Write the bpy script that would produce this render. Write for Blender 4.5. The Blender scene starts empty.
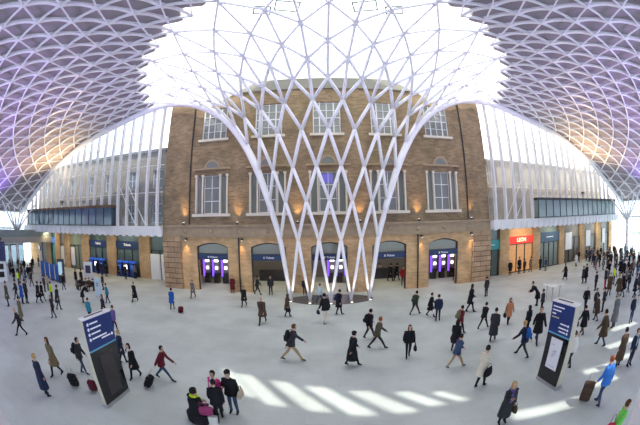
import bpy, bmesh, math, random
from mathutils import Vector, Matrix
rnd = random.Random(7)
C = bpy.context.scene.collection
sc = bpy.context.scene
pi = math.pi

# ------------------------------------------------------------------ camera maths
H = 6.1
F = 289.48
RM = Matrix(((0.99984138, 0.0, 0.01781045), (0.00081836, 0.99894382, -0.04594096), (-0.01779164, 0.04594824, 0.99878537)))
def ray(px, py):
    dx = px - 320; dy = 212.5 - py; r = math.hypot(dx, dy) + 1e-9
    th = 2 * math.asin(min(r / (2 * F), .999)); s = math.sin(th) / r
    return RM @ Vector((dx * s, math.cos(th), dy * s))
def ground(px, py, z=0.0):
    v = ray(px, py); t = (z - H) / v.z
    return Vector((t * v.x, t * v.y, z))
def height_at(px, py, P):
    v = ray(px, py); t = math.hypot(P.x, P.y) / math.hypot(v.x, v.y)
    return H + t * v.z

# ------------------------------------------------------------------ materials
_m = {}
def mat(name, col, rough=.6, metal=0, emit=None, es=0, spec=.5, bump=None, noise=None, nscale=3):
    if name in _m: return _m[name]
    m = bpy.data.materials.new(name); m.use_nodes = True
    nt = m.node_tree; b = nt.nodes['Principled BSDF']
    b.inputs['Base Color'].default_value = (*col, 1); b.inputs['Roughness'].default_value = rough
    b.inputs['Metallic'].default_value = metal; b.inputs['Specular IOR Level'].default_value = spec
    if emit: b.inputs['Emission Color'].default_value = (*emit, 1); b.inputs['Emission Strength'].default_value = es
    if noise:
        tc = nt.nodes.new('ShaderNodeTexCoord'); n = nt.nodes.new('ShaderNodeTexNoise'); n.inputs['Scale'].default_value = nscale; n.inputs['Detail'].default_value = 5
        mx = nt.nodes.new('ShaderNodeMix'); mx.data_type = 'RGBA'
        mx.inputs[6].default_value = (*[c * (1 - noise) for c in col], 1); mx.inputs[7].default_value = (*[min(1, c * (1 + noise)) for c in col], 1)
        nt.links.new(tc.outputs['Object'], n.inputs['Vector']); nt.links.new(n.outputs['Fac'], mx.inputs[0]); nt.links.new(mx.outputs[2], b.inputs['Base Color'])
    _m[name] = m; return m
def emat(name, col, s):
    return mat(name, (0, 0, 0), .5, emit=col, es=s)
def cloth(rgb):
    k = 'cloth_%02x%02x%02x' % tuple(int(c * 255) for c in rgb)
    return mat(k, rgb, .85, spec=.2, noise=.15, nscale=9)
def brick_mat(name, c1, c2, mortar, scale, bw, rh, stain=.25, msize=.012):
    m = bpy.data.materials.new(name); m.use_nodes = True; nt = m.node_tree; b = nt.nodes['Principled BSDF']; b.inputs['Roughness'].default_value = .85
    N = nt.nodes.new; L = nt.links.new
    tc = N('ShaderNodeTexCoord'); sp = N('ShaderNodeSeparateXYZ'); cb = N('ShaderNodeCombineXYZ'); ad = N('ShaderNodeMath'); ad.operation = 'ADD'
    L(tc.outputs['Object'], sp.inputs[0]); L(sp.outputs['X'], ad.inputs[0]); L(sp.outputs['Y'], ad.inputs[1]); L(ad.outputs[0], cb.inputs['X']); L(sp.outputs['Z'], cb.inputs['Y'])
    br = N('ShaderNodeTexBrick'); br.inputs['Scale'].default_value = scale; br.inputs['Brick Width'].default_value = bw; br.inputs['Row Height'].default_value = rh
    br.inputs['Mortar Size'].default_value = msize; br.inputs['Color1'].default_value = (*c1, 1); br.inputs['Color2'].default_value = (*c2, 1); br.inputs['Mortar'].default_value = (*mortar, 1)
    L(cb.outputs[0], br.inputs['Vector'])
    n = N('ShaderNodeTexNoise'); n.inputs['Scale'].default_value = .7; n.inputs['Detail'].default_value = 6; L(tc.outputs['Object'], n.inputs['Vector'])
    rp = N('ShaderNodeValToRGB'); rp.color_ramp.elements[0].position = .3; rp.color_ramp.elements[0].color = (1 - stain,) * 3 + (1,); rp.color_ramp.elements[1].position = .7; rp.color_ramp.elements[1].color = (1 + stain,) * 3 + (1,)
    L(n.outputs['Fac'], rp.inputs[0])
    mx = N('ShaderNodeMix'); mx.data_type = 'RGBA'; mx.blend_type = 'MULTIPLY'; mx.inputs[0].default_value = 1
    L(br.outputs['Color'], mx.inputs[6]); L(rp.outputs[0], mx.inputs[7]); L(mx.outputs[2], b.inputs['Base Color'])
    bp = N('ShaderNodeBump'); bp.inputs['Strength'].default_value = .3; bp.inputs['Distance'].default_value = .02; L(br.outputs['Fac'], bp.inputs['Height']); bp.invert = True; L(bp.outputs[0], b.inputs['Normal'])
    return m
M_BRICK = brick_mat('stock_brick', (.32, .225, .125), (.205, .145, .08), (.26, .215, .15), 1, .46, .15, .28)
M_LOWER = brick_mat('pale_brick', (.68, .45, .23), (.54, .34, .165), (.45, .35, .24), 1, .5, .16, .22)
M_QUOIN = brick_mat('rusticated_stone', (.50, .34, .21), (.40, .26, .15), (.16, .11, .08), 1, 1.6, .52, .25, .035)
M_STONE = mat('dressed_stone', (.38, .29, .19), .8, noise=.25, nscale=2)
M_SILL = mat('pale_stone', (.70, .64, .54), .75, noise=.1)
M_WHITE = mat('white_steel', (.88, .88, .92), .4)
M_WPAINT = mat('white_paint', (.80, .80, .80), .5)
M_SOFFIT = mat('soffit_panel', (.36, .315, .345), .7, noise=.12, nscale=.4)
M_ROOFB = mat('roof_cladding', (.24, .235, .20), .6)
M_DARK = mat('dark_metal', (.03, .03, .035), .4)
M_BLACK = mat('black_screen', (.012, .012, .014), .12)
M_STEEL = mat('brushed_steel', (.55, .55, .56), .3, metal=.9)
M_NAVY = mat('navy_sign', (.010, .028, .11), .35)
M_BLUE = mat('blue_header', (.008, .028, .15), .3)
M_CYAN = mat('cyan_line', (.12, .42, .62), .4)
M_TEXT = mat('white_letter', (.8, .82, .85), .5, emit=(.8, .85, 1), es=.08)
M_SIGNRED = mat('red_sign', (.75, .03, .015), .4, emit=(.9, .04, .02), es=.35)
M_CREAM = mat('cream_side', (.62, .56, .44), .45)
M_SKIN = mat('skin', (.62, .38, .27), .6)
M_EYE = mat('eye', (.02, .015, .012), .3)
M_LIP = mat('lip', (.45, .16, .13), .5)
M_PAPER = mat('poster_paper', (.78, .79, .80), .5)
M_MAP = mat('map_print', (.42, .50, .55), .6)
M_TEAL = mat('teal_sign', (.02, .20, .21), .4, emit=(.02, .3, .32), es=.15)
M_SLATE = mat('slate_blue_sign', (.05, .10, .17), .4)
M_PURPLE = emat('purple_light', (.20, .07, .95), 1.5)
M_BLUEL = emat('blue_light', (.04, .18, .9), .5)
M_LAMP = emat('lamp_white', (1, .9, .75), 4)
M_WARM = emat('warm_shop_light', (1.0, .55, .2), .9)
def floor_mat():
    m = bpy.data.materials.new('paving_stone'); m.use_nodes = True; nt = m.node_tree; b = nt.nodes['Principled BSDF']
    N = nt.nodes.new; L = nt.links.new
    tc = N('ShaderNodeTexCoord'); br = N('ShaderNodeTexBrick'); br.inputs['Scale'].default_value = 1; br.inputs['Brick Width'].default_value = 1.2; br.inputs['Row Height'].default_value = .6
    br.inputs['Mortar Size'].default_value = .008; br.inputs['Color1'].default_value = (.57, .63, .595, 1); br.inputs['Color2'].default_value = (.54, .60, .565, 1); br.inputs['Mortar'].default_value = (.48, .52, .49, 1)
    L(tc.outputs['Object'], br.inputs['Vector'])
    n = N('ShaderNodeTexNoise'); n.inputs['Scale'].default_value = .35; n.inputs['Detail'].default_value = 8; L(tc.outputs['Object'], n.inputs['Vector'])
    rp = N('ShaderNodeValToRGB'); rp.color_ramp.elements[0].position = .35; rp.color_ramp.elements[0].color = (.86, .86, .86, 1); rp.color_ramp.elements[1].position = .65; rp.color_ramp.elements[1].color = (1.08, 1.08, 1.08, 1)
    L(n.outputs['Fac'], rp.inputs[0]); mx = N('ShaderNodeMix'); mx.data_type = 'RGBA'; mx.blend_type = 'MULTIPLY'; mx.inputs[0].default_value = 1
    L(br.outputs['Color'], mx.inputs[6]); L(rp.outputs[0], mx.inputs[7]); L(mx.outputs[2], b.inputs['Base Color'])
    b.inputs['Roughness'].default_value = .5; b.inputs['Specular IOR Level'].default_value = .35
    return m
def glaze(name, tcol, trans, gloss, col2):
    """thin glazing: a diffusing part, a clear part and a little reflection"""
    m = bpy.data.materials.new(name); m.use_nodes = True; nt = m.node_tree; nt.nodes.clear()
    N = nt.nodes.new; L = nt.links.new
    o = N('ShaderNodeOutputMaterial'); t = N('ShaderNodeBsdfTransparent'); t.inputs[0].default_value = (*tcol, 1)
    d = N('ShaderNodeBsdfTranslucent'); d.inputs[0].default_value = (*col2, 1)
    g = N('ShaderNodeBsdfGlossy'); g.inputs['Roughness'].default_value = .08; g.inputs[0].default_value = (.8, .9, 1, 1)
    a = N('ShaderNodeMixShader'); a.inputs[0].default_value = trans; L(d.outputs[0], a.inputs[1]); L(t.outputs[0], a.inputs[2])
    c = N('ShaderNodeMixShader'); c.inputs[0].default_value = gloss; L(a.outputs[0], c.inputs[1]); L(g.outputs[0], c.inputs[2]); L(c.outputs[0], o.inputs[0])
    return m
M_SKYGLASS = glaze('skylight_glass', (.95, .97, 1), .05, .0, (.80, .80, .80))
M_CLEAR_L = glaze('curtain_glass_blue', (.80, .90, 1), .82, .06, (.7, .82, .95))
M_CLEAR_R = glaze('curtain_glass_pale', (1, 1, 1), .64, .02, (1, 1, 1))  # white diffusion in the glass imitates outside glare on the right wing
M_PERIM = glaze('perimeter_glass', (.75, .9, 1), .7, .05, (.7, .85, 1))
M_GALL_L = mat('gallery_glass_blue', (.055, .10, .16), .12, spec=.9)
M_GALL_R = mat('gallery_glass_pale', (.24, .31, .31), .15, spec=.8)
M_WINGLASS = mat('window_glass', (.22, .235, .22), .08, spec=.9)
M_SHOPGLASS = mat('shop_glass', (.09, .13, .12), .15, spec=.7)

# ------------------------------------------------------------------ mesh helpers
def link(o, parent=None):
    C.objects.link(o)
    if parent: o.parent = parent
    return o
def build(name, bm, m, parent=None, smooth=False):
    me = bpy.data.meshes.new(name); bm.normal_update(); bm.to_mesh(me); bm.free()
    for x in (m if isinstance(m, (list, tuple)) else [m]): me.materials.append(x)
    if smooth: me.polygons.foreach_set('use_smooth', [True] * len(me.polygons))
    return link(bpy.data.objects.new(name, me), parent)
def empty(name, loc, rz=0, label=None, cat=None, group=None):
    o = bpy.data.objects.new(name, None); C.objects.link(o); o.location = loc; o.rotation_euler = (0, 0, rz); o.empty_display_size = .1
    return tag(o, label, cat, group)
def tag(o, label=None, cat=None, group=None, kind=None):
    if label: o['label'] = label
    if cat: o['category'] = cat
    if group: o['group'] = group
    if kind: o['kind'] = kind
    return o
def struct(name, bm, m, label=None, parent=None):
    o = build(name, bm, m, parent)
    o['kind'] = 'structure'
    if label: o['label'] = label
    return o
def box(bm, x0, x1, y0, y1, z0, z1, mi=0):
    vs = [bm.verts.new(p) for p in ((x0, y0, z0), (x1, y0, z0), (x1, y1, z0), (x0, y1, z0), (x0, y0, z1), (x1, y0, z1), (x1, y1, z1), (x0, y1, z1))]
    for f in ((3, 2, 1, 0), (4, 5, 6, 7), (0, 1, 5, 4), (1, 2, 6, 5), (2, 3, 7, 6), (3, 0, 4, 7)):
        bm.faces.new([vs[i] for i in f]).material_index = mi
def B(*a):
    bm = bmesh.new(); box(bm, *a); return bm
def frame_axes(d):
    d = d.normalized(); up = Vector((0, 0, 1)) if abs(d.z) < .95 else Vector((0, 1, 0))
    x = d.cross(up).normalized(); return x, x.cross(d).normalized()
def tube(bm, pts, rad, n=8, cap=True, flat=1.0, mi=0):
    """loft through pts; rad is a number, or a list of numbers / (rx, ry)"""
    pts = [Vector(p) for p in pts]; rings = []
    prev = None
    for i, p in enumerate(pts):
        d = (pts[min(i + 1, len(pts) - 1)] - pts[max(i - 1, 0)])
        x, y = frame_axes(d)
        if prev is not None and x.dot(prev) < 0: x, y = -x, -y
        prev = x
        r = rad[i] if isinstance(rad, (list, tuple)) else rad
        rx, ry = r if isinstance(r, (list, tuple)) else (r, r * flat)
        rings.append([bm.verts.new(p + x * (rx * math.cos(2 * pi * k / n)) + y * (ry * math.sin(2 * pi * k / n))) for k in range(n)])
    for a, b in zip(rings, rings[1:]):
        for k in range(n): bm.faces.new((a[k], a[(k + 1) % n], b[(k + 1) % n], b[k])).material_index = mi
    if cap:
        bm.faces.new(rings[0][::-1]).material_index = mi; bm.faces.new(rings[-1]).material_index = mi
def hloft(bm, rings, n=14, mi=0):
    """loft of horizontal ellipses (cx, cy, z, rx, ry)"""
    R_ = []
    for cx, cy, z, rx, ry in rings:
        R_.append([bm.verts.new((cx + rx * math.cos(2 * pi * k / n), cy + ry * math.sin(2 * pi * k / n), z)) for k in range(n)])
    for a, b in zip(R_, R_[1:]):
        for k in range(n): bm.faces.new((a[k], a[(k + 1) % n], b[(k + 1) % n], b[k])).material_index = mi
    bm.faces.new(R_[0][::-1]).material_index = mi; bm.faces.new(R_[-1]).material_index = mi
def ball(bm, c, r, mi=0, sub=2, scale=(1, 1, 1)):
    g = bmesh.ops.create_icosphere(bm, subdivisions=sub, radius=1)
    for v in g['verts']: v.co = Vector((v.co.x * r * scale[0], v.co.y * r * scale[1], v.co.z * r * scale[2])) + Vector(c)
    for v in g['verts']:
        for f in v.link_faces: f.material_index = mi
def text(body, size, loc, parent, m, rot=(pi / 2, 0, 0), align='CENTER', depth=.01):
    cu = bpy.data.curves.new('lettering', 'FONT'); cu.body = body; cu.size = size; cu.align_x = align; cu.align_y = 'CENTER'; cu.extrude = depth; cu.materials.append(m); cu.offset = size * .012
    o = bpy.data.objects.new('lettering', cu); link(o, parent); o.location = loc; o.rotation_euler = rot
    bpy.context.view_layer.update(); me = bpy.data.meshes.new_from_object(o.evaluated_get(bpy.context.evaluated_depsgraph_get())); me.materials.clear(); me.materials.append(m)
    bpy.data.objects.remove(o); o = bpy.data.objects.new('lettering', me); link(o, parent); o.location = loc; o.rotation_euler = rot; return o

# ------------------------------------------------------------------ floor
M_FLOOR = floor_mat()
bm = bmesh.new(); box(bm, -75, 75, -35, 45, -.3, 0); struct('floor', bm, M_FLOOR, 'pale grey stone paved concourse floor')

# ------------------------------------------------------------------ roof shape (surface of revolution about a point behind the facade)
XC, YC, DE = .7292, 29.4666, .2305
RJ = [18.8455, 16.8133, 15.0682, 13.5622, 12.277, 10.9235, 9.7398, 8.8087, 8.119, 7.6764, 7.30, 7.1543]
ZJ = [18.9056, 18.9273, 18.7313, 18.2317, 17.5616, 16.652, 15.3772, 13.3551, 10.5834, 7.9769, 5.0097, 0.0]
PR = RJ[::-1] + [19.4, 25.15, 30.97, 33.4, 37.7, 43.0, 48.4, 50]
PZ = ZJ[::-1] + [18.75, 17.46, 16.24, 15.2, 13.6, 10.8, 7.9, 6.9]
def zprof(r):
    if r <= PR[0]: return PZ[0]
    for a in range(len(PR) - 1):
        if r <= PR[a + 1]:
            t = (r - PR[a]) / (PR[a + 1] - PR[a]); return PZ[a] + t * (PZ[a + 1] - PZ[a])
    return PZ[-1]
def zsm(r):
    return (zprof(r - 1.2) + 2 * zprof(r) + zprof(r + 1.2)) / 4 if r > 21 else zprof(r)
CLZ = [(0, 23.06), (6.2, 23.4), (8.2, 23.55), (10.6, 23.83), (12.2, 24.1), (13.7, 24.7), (15, 24.9), (40, 24.9)]
def yclip(z, r=0):
    if r > 13: return 24.9
    for (a, ya), (b, yb) in zip(CLZ, CLZ[1:]):
        if z <= b: return ya + (yb - ya) * (z - a) / (b - a)
    return 24.9
def P(i, r, z):
    a = i * DE; return Vector((XC + r * math.sin(a), YC - r * math.cos(a), z))
def clipseg(pts):
    """keep the part of a polyline in front of the edge plane"""
    out = []
    f = lambda p: p.y - yclip(p.z, math.hypot(p.x - XC, p.y - YC))
    for a, b in zip(pts, pts[1:]):
        fa, fb = f(a), f(b)
        if fa <= 0 and not out: out.append(a)
        if fa <= 0 and fb <= 0: out.append(b)
        elif fa <= 0 < fb: out.append(a.lerp(b, fa / (fa - fb)))
        elif fa > 0 >= fb:
            out = [a.lerp(b, fa / (fa - fb)), b]
    return out if len(out) > 1 and (out[0] - out[-1]).length > .08 else None
GLIGHTS = []
lattice = empty('lattice_roof', (XC, 23, 0), 0, 'white steel lattice funnel rising in front of the brick facade and fanning out into the roof', 'roof')
L_OFF = Vector((-XC, -23, 0))
segs = []
def seg(i0, j0, i1, j1):
    a, b = P(i0, RJ[j0 + 1], ZJ[j0 + 1]), P(i1, RJ[j1 + 1], ZJ[j1 + 1])
    am = (i0 + i1) / 2; pts = [a, b]
    c = clipseg([a.lerp(b, t / 8) for t in range(9)])
    if c: segs.append((c[0], c[-1], min(j0, j1), j0))
RADJ = {-1: .10, 0: .105, 1: .11, 2: .115, 3: .12, 4: .13, 5: .14, 6: .145, 7: .14, 8: .135, 9: .14, 10: .10}
for j in range(-1, 10):
    for q in range(-13, 14):
        i = q / 2
        if (j % 2 == 0) != (q % 2 == 0): continue
        for di in (-.5, .5):
            seg(i, j, i + di, j + 1)
        if j + 2 <= 5 and j <= 3:
            seg(i, j, i, j + 2)
for q in range(-6, 7): # ring of members that closes the skylight at whole indices
    pass
segs.sort(key=lambda s: -s[3] * 10 - (s[0] - s[1]).length)
rest = bmesh.new()
for k, (a, b, jm, j0) in enumerate(segs):
    ra, rb = RADJ[j0], RADJ[min(j0 + 1, 10)]
    if j0 == 9: pts = [a, a.lerp(b, .5), b]; rr = [.13, .125, .075]
    else: pts = [a, b]; rr = [ra, rb]
    if k < 98:
        s = bmesh.new(); tube(s, [p + L_OFF for p in pts], rr, 8); build('strut', s, M_WHITE, lattice, True)
    else: tube(rest, [p + L_OFF for p in pts], rr, 6)
# solid zone: fins under the soffit
KR = [18.8455 + 1.235 * k for k in range(25)]
def fin(bm, pts, w, depth, rise):
    """vertical rectangular member, its underside arched between the nodes"""
    n = len(pts); d = (pts[-1] - pts[0]); s = Vector((-d.y, d.x, 0))
    if s.length < 1e-6: return
    s = s.normalized() * (w / 2); ring = []
    for q, p in enumerate(pts):
        t = q / (n - 1); up = rise * 4 * t * (1 - t)
        lo = p + Vector((0, 0, up)); hi = p + Vector((0, 0, depth))
        ring.append([bm.verts.new(v + L_OFF) for v in (lo - s, lo + s, hi + s, hi - s)])
    for a, b in zip(ring, ring[1:]):
        for k in range(4): bm.faces.new((a[k], a[(k + 1) % 4], b[(k + 1) % 4], b[k]))
def rnode(i, k):
    r = KR[k]; return P(i, r, zsm(r))
def finseg(i0, k0, i1, k1, w, dep, rise, n=1):
    pts = []
    for q in range(n + 1):
        t = q / n; r = KR[k0] + (KR[k1] - KR[k0]) * t; i = i0 + (i1 - i0) * t
        pts.append(P(i, r, zsm(KR[k0]) * (1 - t) + zsm(KR[k1]) * t))
    if max(p.y for p in pts) < -1.5: return
    pm = pts[len(pts) // 2]
    if (2 < pm.x < 12.5 and pm.y < 2.8) or (pm.x >= 12.5 and pm.y < 1.2): return
    c = clipseg(pts)
    if c: fin(rest, c, w, dep, rise if len(c) == len(pts) else 0)
for k in range(24):
    off = 0 if k % 2 == 0 else .25
    for q in range(-14, 15):
        i = q * .5 + off
        if abs(i) > 6.6: continue
        if k + 1 < 24:
            
            for di in (-.25, .25):
                big = di * i > 0; finseg(i, k, i + di, k + 1, .13 if big else .08, .22 if big else .12, .05, 2)
        if k + 2 < 25: finseg(i, k, i, k + 2, .24, .36, .20, 5)
for q in range(-24, 25):   # bridge between skylight ring and first solid ring
    pass
lat = build('lattice', rest, M_WHITE, lattice); lat['kind'] = 'stuff'; lat['label'] = 'white steel members of the upper roof'
# edge tubes
for s in (-1, 1):
    pts = []; rr = []
    z = 0
    prof = []
    zz = 0.0
    while zz < 15: prof.append(zz); zz += .75
    for zz in prof:
        # radius at this height in the funnel
        r = None
        for a in range(len(ZJ) - 1, 2, -1):
            if ZJ[a] <= zz <= ZJ[a - 1]: r = RJ[a] + (RJ[a - 1] - RJ[a]) * (zz - ZJ[a]) / (ZJ[a - 1] - ZJ[a])
        y = yclip(zz); pts.append(Vector((XC + s * math.sqrt(r * r - (YC - y) ** 2), y, zz))); rr.append(.13 + .20 * min(1, zz / 12))
    r = 10.0
    while r < 49:
        y = 24.9; pts.append(Vector((XC + s * math.sqrt(r * r - (YC - y) ** 2), y, zprof(r) - .05 if r < 21 else zsm(r) - .05))); rr.append(.34); r += .8 if r < 18 else 1.5
    # ground anchor
    bm = bmesh.new()
    sm = [pts[0]] + [(pts[q - 1] + 2 * pts[q] + pts[q + 1]) / 4 for q in range(1, len(pts) - 1)] + [pts[-1]]
    tube(bm, [p + L_OFF for p in sm], rr, 12)
    t = build('edge_tube', bm, M_WHITE, lattice, True); t['label'] = 'thick white tube along the cut edge of the lattice'
bm = bmesh.new()
for q in range(-2, 3):
    p = P(q, RJ[-1], 0) + L_OFF; tube(bm, [p + Vector((0, 0, 0)), p + Vector((0, 0, .12))], [.2, .14], 12)
build('foot', bm, M_STEEL, lattice)
for q in range(-2, 3):
    p = P(q, RJ[-1], 0) + Vector((0, -.62, 0)); f = empty('ground_light', (p.x, p.y, .03), 0, 'small round uplighter in the floor disc at the %s leg of the lattice funnel' % ['leftmost', 'second', 'middle', 'fourth', 'rightmost'][q + 2], 'ground light', 'uplighters at the funnel feet')
    g_ = bmesh.new(); tube(g_, [(0, 0, 0), (0, 0, .04)], .12, 12); build('housing', g_, M_DARK, f); g_ = bmesh.new(); tube(g_, [(0, 0, .04), (0, 0, .05)], .09, 12); build('lens', g_, M_LAMP, f)
    GLIGHTS.append((p.x, p.y))
bm = bmesh.new(); hloft(bm, [(XC + .05, 23.3, .001, 3.5, 1.7), (XC + .05, 23.3, .03, 3.45, 1.65)], 40)
tag(build('floor_disc', bm, mat('dark_grate', (.10, .10, .11), .4)), 'dark oval metal disc in the floor under the lattice funnel', 'floor disc')

# ceiling: solid soffit panels above the fins, with unseen slots added to throw sun patches on the floor
bm = bmesh.new()
NA = 156
radii = [18.6, 20.3] + KR[2:24] + [48.6]
def cp(a, r):
    z = zsm(r) + .32; x = XC + r * math.sin(a); y = YC - r * math.cos(a)
    return x, y, z
A0 = math.radians(86)
grid = []
for r in radii:
    amax = math.acos((YC - 25.15) / r); row = []
    for q in range(NA + 1):
        a = -amax + 2 * amax * q / NA; rr_ = r
        if r == radii[0]: rr_ = 18.8 + 1.3 * abs((a / (DE * .5)) % 1.0 - .5) * 2
        row.append(bm.verts.new(cp(a, rr_)))
    grid.append(row)
for a, b in zip(grid, grid[1:]):
    for q in range(NA): bm.faces.new((a[q], a[q + 1], b[q + 1], b[q]))
up = [[bm.verts.new(v.co + Vector((0, 0, .3))) for v in row] for row in grid]
for a, b in zip(up, up[1:]):
    for q in range(NA): bm.faces.new((a[q], b[q], b[q + 1], a[q + 1]))
for lo_, hi_ in ((grid[0], up[0]), (grid[-1], up[-1]), ([r_[0] for r_ in grid], [r_[0] for r_ in up]), ([r_[-1] for r_ in grid], [r_[-1] for r_ in up])):
    for q in range(len(lo_) - 1): bm.faces.new((lo_[q], lo_[q + 1], hi_[q + 1], hi_[q]))
bmesh.ops.recalc_face_normals(bm, faces=bm.faces[:])
ceil_o = struct('ceiling', bm, M_SOFFIT, 'solid grey soffit panels of the domed roof')
SUN_EL = math.radians(57); SD = Vector((-.68, .73, 0)).normalized()
cut = bmesh.new()
stripes = [((-3.35, 9.7), 2.6, .42), ((-2.4, 9.3), 2.7, .8), ((-.9, 8.95), 2.6, .8), ((.5, 8.6), 2.6, .85), ((2.0, 8.3), 2.2, .8), ((3.3, 8.15), 1.6, .6), ((4.4, 7.9), 1.2, .45),
           ((7.2, 5.15), 3.0, .5), ((10.2, 4.75), 1.6, .4), ((11.0, 5.6), 1.9, .4), ((12.6, 5.2), 1.6, .4), ((14.0, 6.2), 2.2, .5), ((16.3, 7.3), 2.4, .6)]
for (sx, sy), ln, w in stripes:
    z = 16.8
    for _ in range(4):
        q = Vector((sx, sy, 0)) - SD * (z / math.tan(SUN_EL)); z = zsm(math.hypot(q.x - XC, q.y - YC)) + .6
    q.z = z; dirv = Vector((.62, -.78, 0)).normalized() if sx < 5 else Vector((.93, -.36, 0)); sd = Vector((1, -.12, 0)).normalized() if sx < 5 else Vector((.25, .97, 0))
    c4 = [q + dirv * (ln / 2) * a + sd * (w / 2) * b for a, b in ((-1, -1), (1, -1), (1, 1), (-1, 1))]
    off = -SD / math.tan(SUN_EL)
    lo = [cut.verts.new(p + Vector((0, 0, -1.6)) - off * 1.6) for p in c4]; hi = [cut.verts.new(p + Vector((0, 0, 1.6)) + off * 1.6) for p in c4]
    cut.faces.new(lo[::-1]); cut.faces.new(hi)
    for k in range(4): cut.faces.new((lo[k], lo[(k + 1) % 4], hi[(k + 1) % 4], hi[k]))
bmesh.ops.recalc_face_normals(cut, faces=cut.faces[:])
cme = bpy.data.meshes.new('cut'); cut.to_mesh(cme); cut.free(); co = bpy.data.objects.new('cut', cme); C.objects.link(co)
md = ceil_o.modifiers.new('b', 'BOOLEAN'); md.object = co; md.operation = 'DIFFERENCE'; md.solver = 'FAST'
bpy.context.view_layer.update(); dg = bpy.context.evaluated_depsgraph_get(); nm = bpy.data.meshes.new_from_object(ceil_o.evaluated_get(dg))
ceil_o.modifiers.clear()
print('CEIL', len(ceil_o.data.polygons), len(nm.polygons))
if len(nm.polygons) > 500: ceil_o.data = nm
bpy.data.objects.remove(co)

# skylight glazing, following the lattice then rising to the building's parapet
bm = bmesh.new(); rows = []
for r in [20.6, 19.9, 18.2, 16.8, 15.07, 13.56, 12.28]:
    rows.append([(r, zprof(r) + (.85 if r > 18.5 else .3))] * 1)
for r in (11, 9.5, 8, 6, 4.2):
    rows.append([(r, 17.75 + (12.28 - r) * .58)])  # cap over the funnel mouth, added to seal the sun off the facade
vr = []
for ((r, z),) in rows:
    amax = math.acos(min(1, (YC - 25.2) / r)) if r > 4.3 else .05
    vr.append([bm.verts.new((XC + r * math.sin(a), YC - r * math.cos(a), z)) for a in [-amax + 2 * amax * q / 40 for q in range(41)]])
for a, b in zip(vr, vr[1:]):
    for q in range(40): bm.faces.new((a[q], b[q], b[q + 1], a[q + 1]))
bm.faces.ensure_lookup_table()
for f in bm.faces: f.material_index = 1 if math.hypot(f.calc_center_median().x - XC, f.calc_center_median().y - YC) < 12.28 else 0
struct('window_1', bm, [M_SKYGLASS, glaze('skylight_glass_tinted', (.95, .97, 1), .05, .0, (.36, .37, .36))], 'bright glazed skylight over the lattice funnel')  # cap glass passes less light, to keep the brick below it darker
# slim glazing bars over the skylight
bm = bmesh.new()
for q in range(-11, 12):
    x = XC + q * 1.6
    pts = []
    for t in range(12):
        y = 10.5 + t * 1.3; r = math.hypot(x - XC, y - YC)
        if 12.3 < r < 18.6: pts.append(Vector((x, y, zprof(r) + .14)))
    if len(pts) > 1: tube(bm, pts, .018, 4)
for y in [11.5 + 1.3 * t for t in range(11)]:
    pts = []; 
    for sgn in (-1, 1):
        pts = []
        for t in range(30):
            x = XC + sgn * t * .65; r = math.hypot(x - XC, y - YC)
            if 12.3 < r < 18.6: pts.append(Vector((x, y, zprof(r) + .14)))
        if len(pts) > 1: tube(bm, pts, .014, 4)
tag(build('glazing_bars', bm, mat('pale_bar', (.72, .78, .76), .5)), 'thin pale glazing bars across the skylight', 'glazing bars')
M_VENT = mat('vent_frame', (.34, .42, .38), .5)
for px, py, w, hh in ((287, 6, 1.5, 1.0), (365, 6, 1.5, 1.0), (262, 10, 1.1, .8), (394, 10, 1.1, .8)):
    v = ray(px, py); t = (18.98 - H) / v.z; q = Vector((v.x * t, v.y * t, 18.98))
    bm = bmesh.new(); box(bm, -w / 2, w / 2, -hh / 2, -hh / 2 + .09, -.05, .03); box(bm, -w / 2, w / 2, hh / 2 - .09, hh / 2, -.05, .03); box(bm, -w / 2, -w / 2 + .09, -hh / 2, hh / 2, -.05, .03); box(bm, w / 2 - .09, w / 2, -hh / 2, hh / 2, -.05, .03)
    o = build('roof_vent', bm, M_VENT); o.location = q; o.rotation_euler.z = .25 if px < 320 else -.25
    tag(o, 'grey green framed opening vent in the skylight, %s, %s one' % ('left of the centre strut' if px < 325 else 'right of the centre strut', 'nearer' if abs(px - 326) < 50 else 'outer'), 'roof vent', 'skylight vents')
for s in (-1, 1):
    pass

# ------------------------------------------------------------------ brick facade of the central block
YF = 25.7; X0, X1 = -15.6, 17.3
BAY = [XC + .05 + 5.5 * k for k in (-2, -1, 0, 1, 2)]
def wall_grid(bm, x0, x1, z0, z1, y0, y1, holes):
    xs = sorted({x0, x1, *[h for a in holes for h in (a[0], a[1])]}); zs = sorted({z0, z1, *[h for a in holes for h in (a[2], a[3])]})
    for a, b in zip(xs, xs[1:]):
        run = None
        for c, d in zip(zs, zs[1:]):
            mx, mz = (a + b) / 2, (c + d) / 2
            solid = not any(h[0] < mx < h[1] and h[2] < mz < h[3] for h in holes)
            if solid: run = [run[0], d] if run else [c, d]
            if (not solid or d == zs[-1]) and run: box(bm, a, b, y0, y1, run[0], run[1]); run = None
def arch_fill(bm, cx, w, zs, rise, ztop, y0, y1, n=10):
    """masonry between a segmental arch and the level ztop"""
    R_ = (w * w / 4 + rise * rise) / (2 * rise); cz = zs + rise - R_
    for k in range(n):
        xa = -w / 2 + w * k / n; xb = -w / 2 + w * (k + 1) / n
        za = cz + math.sqrt(R_ * R_ - xa * xa); zb = cz + math.sqrt(R_ * R_ - xb * xb)
        v = [bm.verts.new((cx + x, y, z)) for y in (y0, y1) for x, z in ((xa, za), (xb, zb), (xb, ztop), (xa, ztop))]
        for f in ((0, 1, 2, 3), (7, 6, 5, 4), (0, 4, 5, 1), (2, 6, 7, 3)): bm.faces.new([v[i] for i in f])
DW, DZ = 3.25, 4.62
bm = bmesh.new(); wall_grid(bm, X0, X1, 0, 5.2, YF, YF + .7, [(c - DW / 2, c + DW / 2, -1, DZ) for c in BAY])
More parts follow.
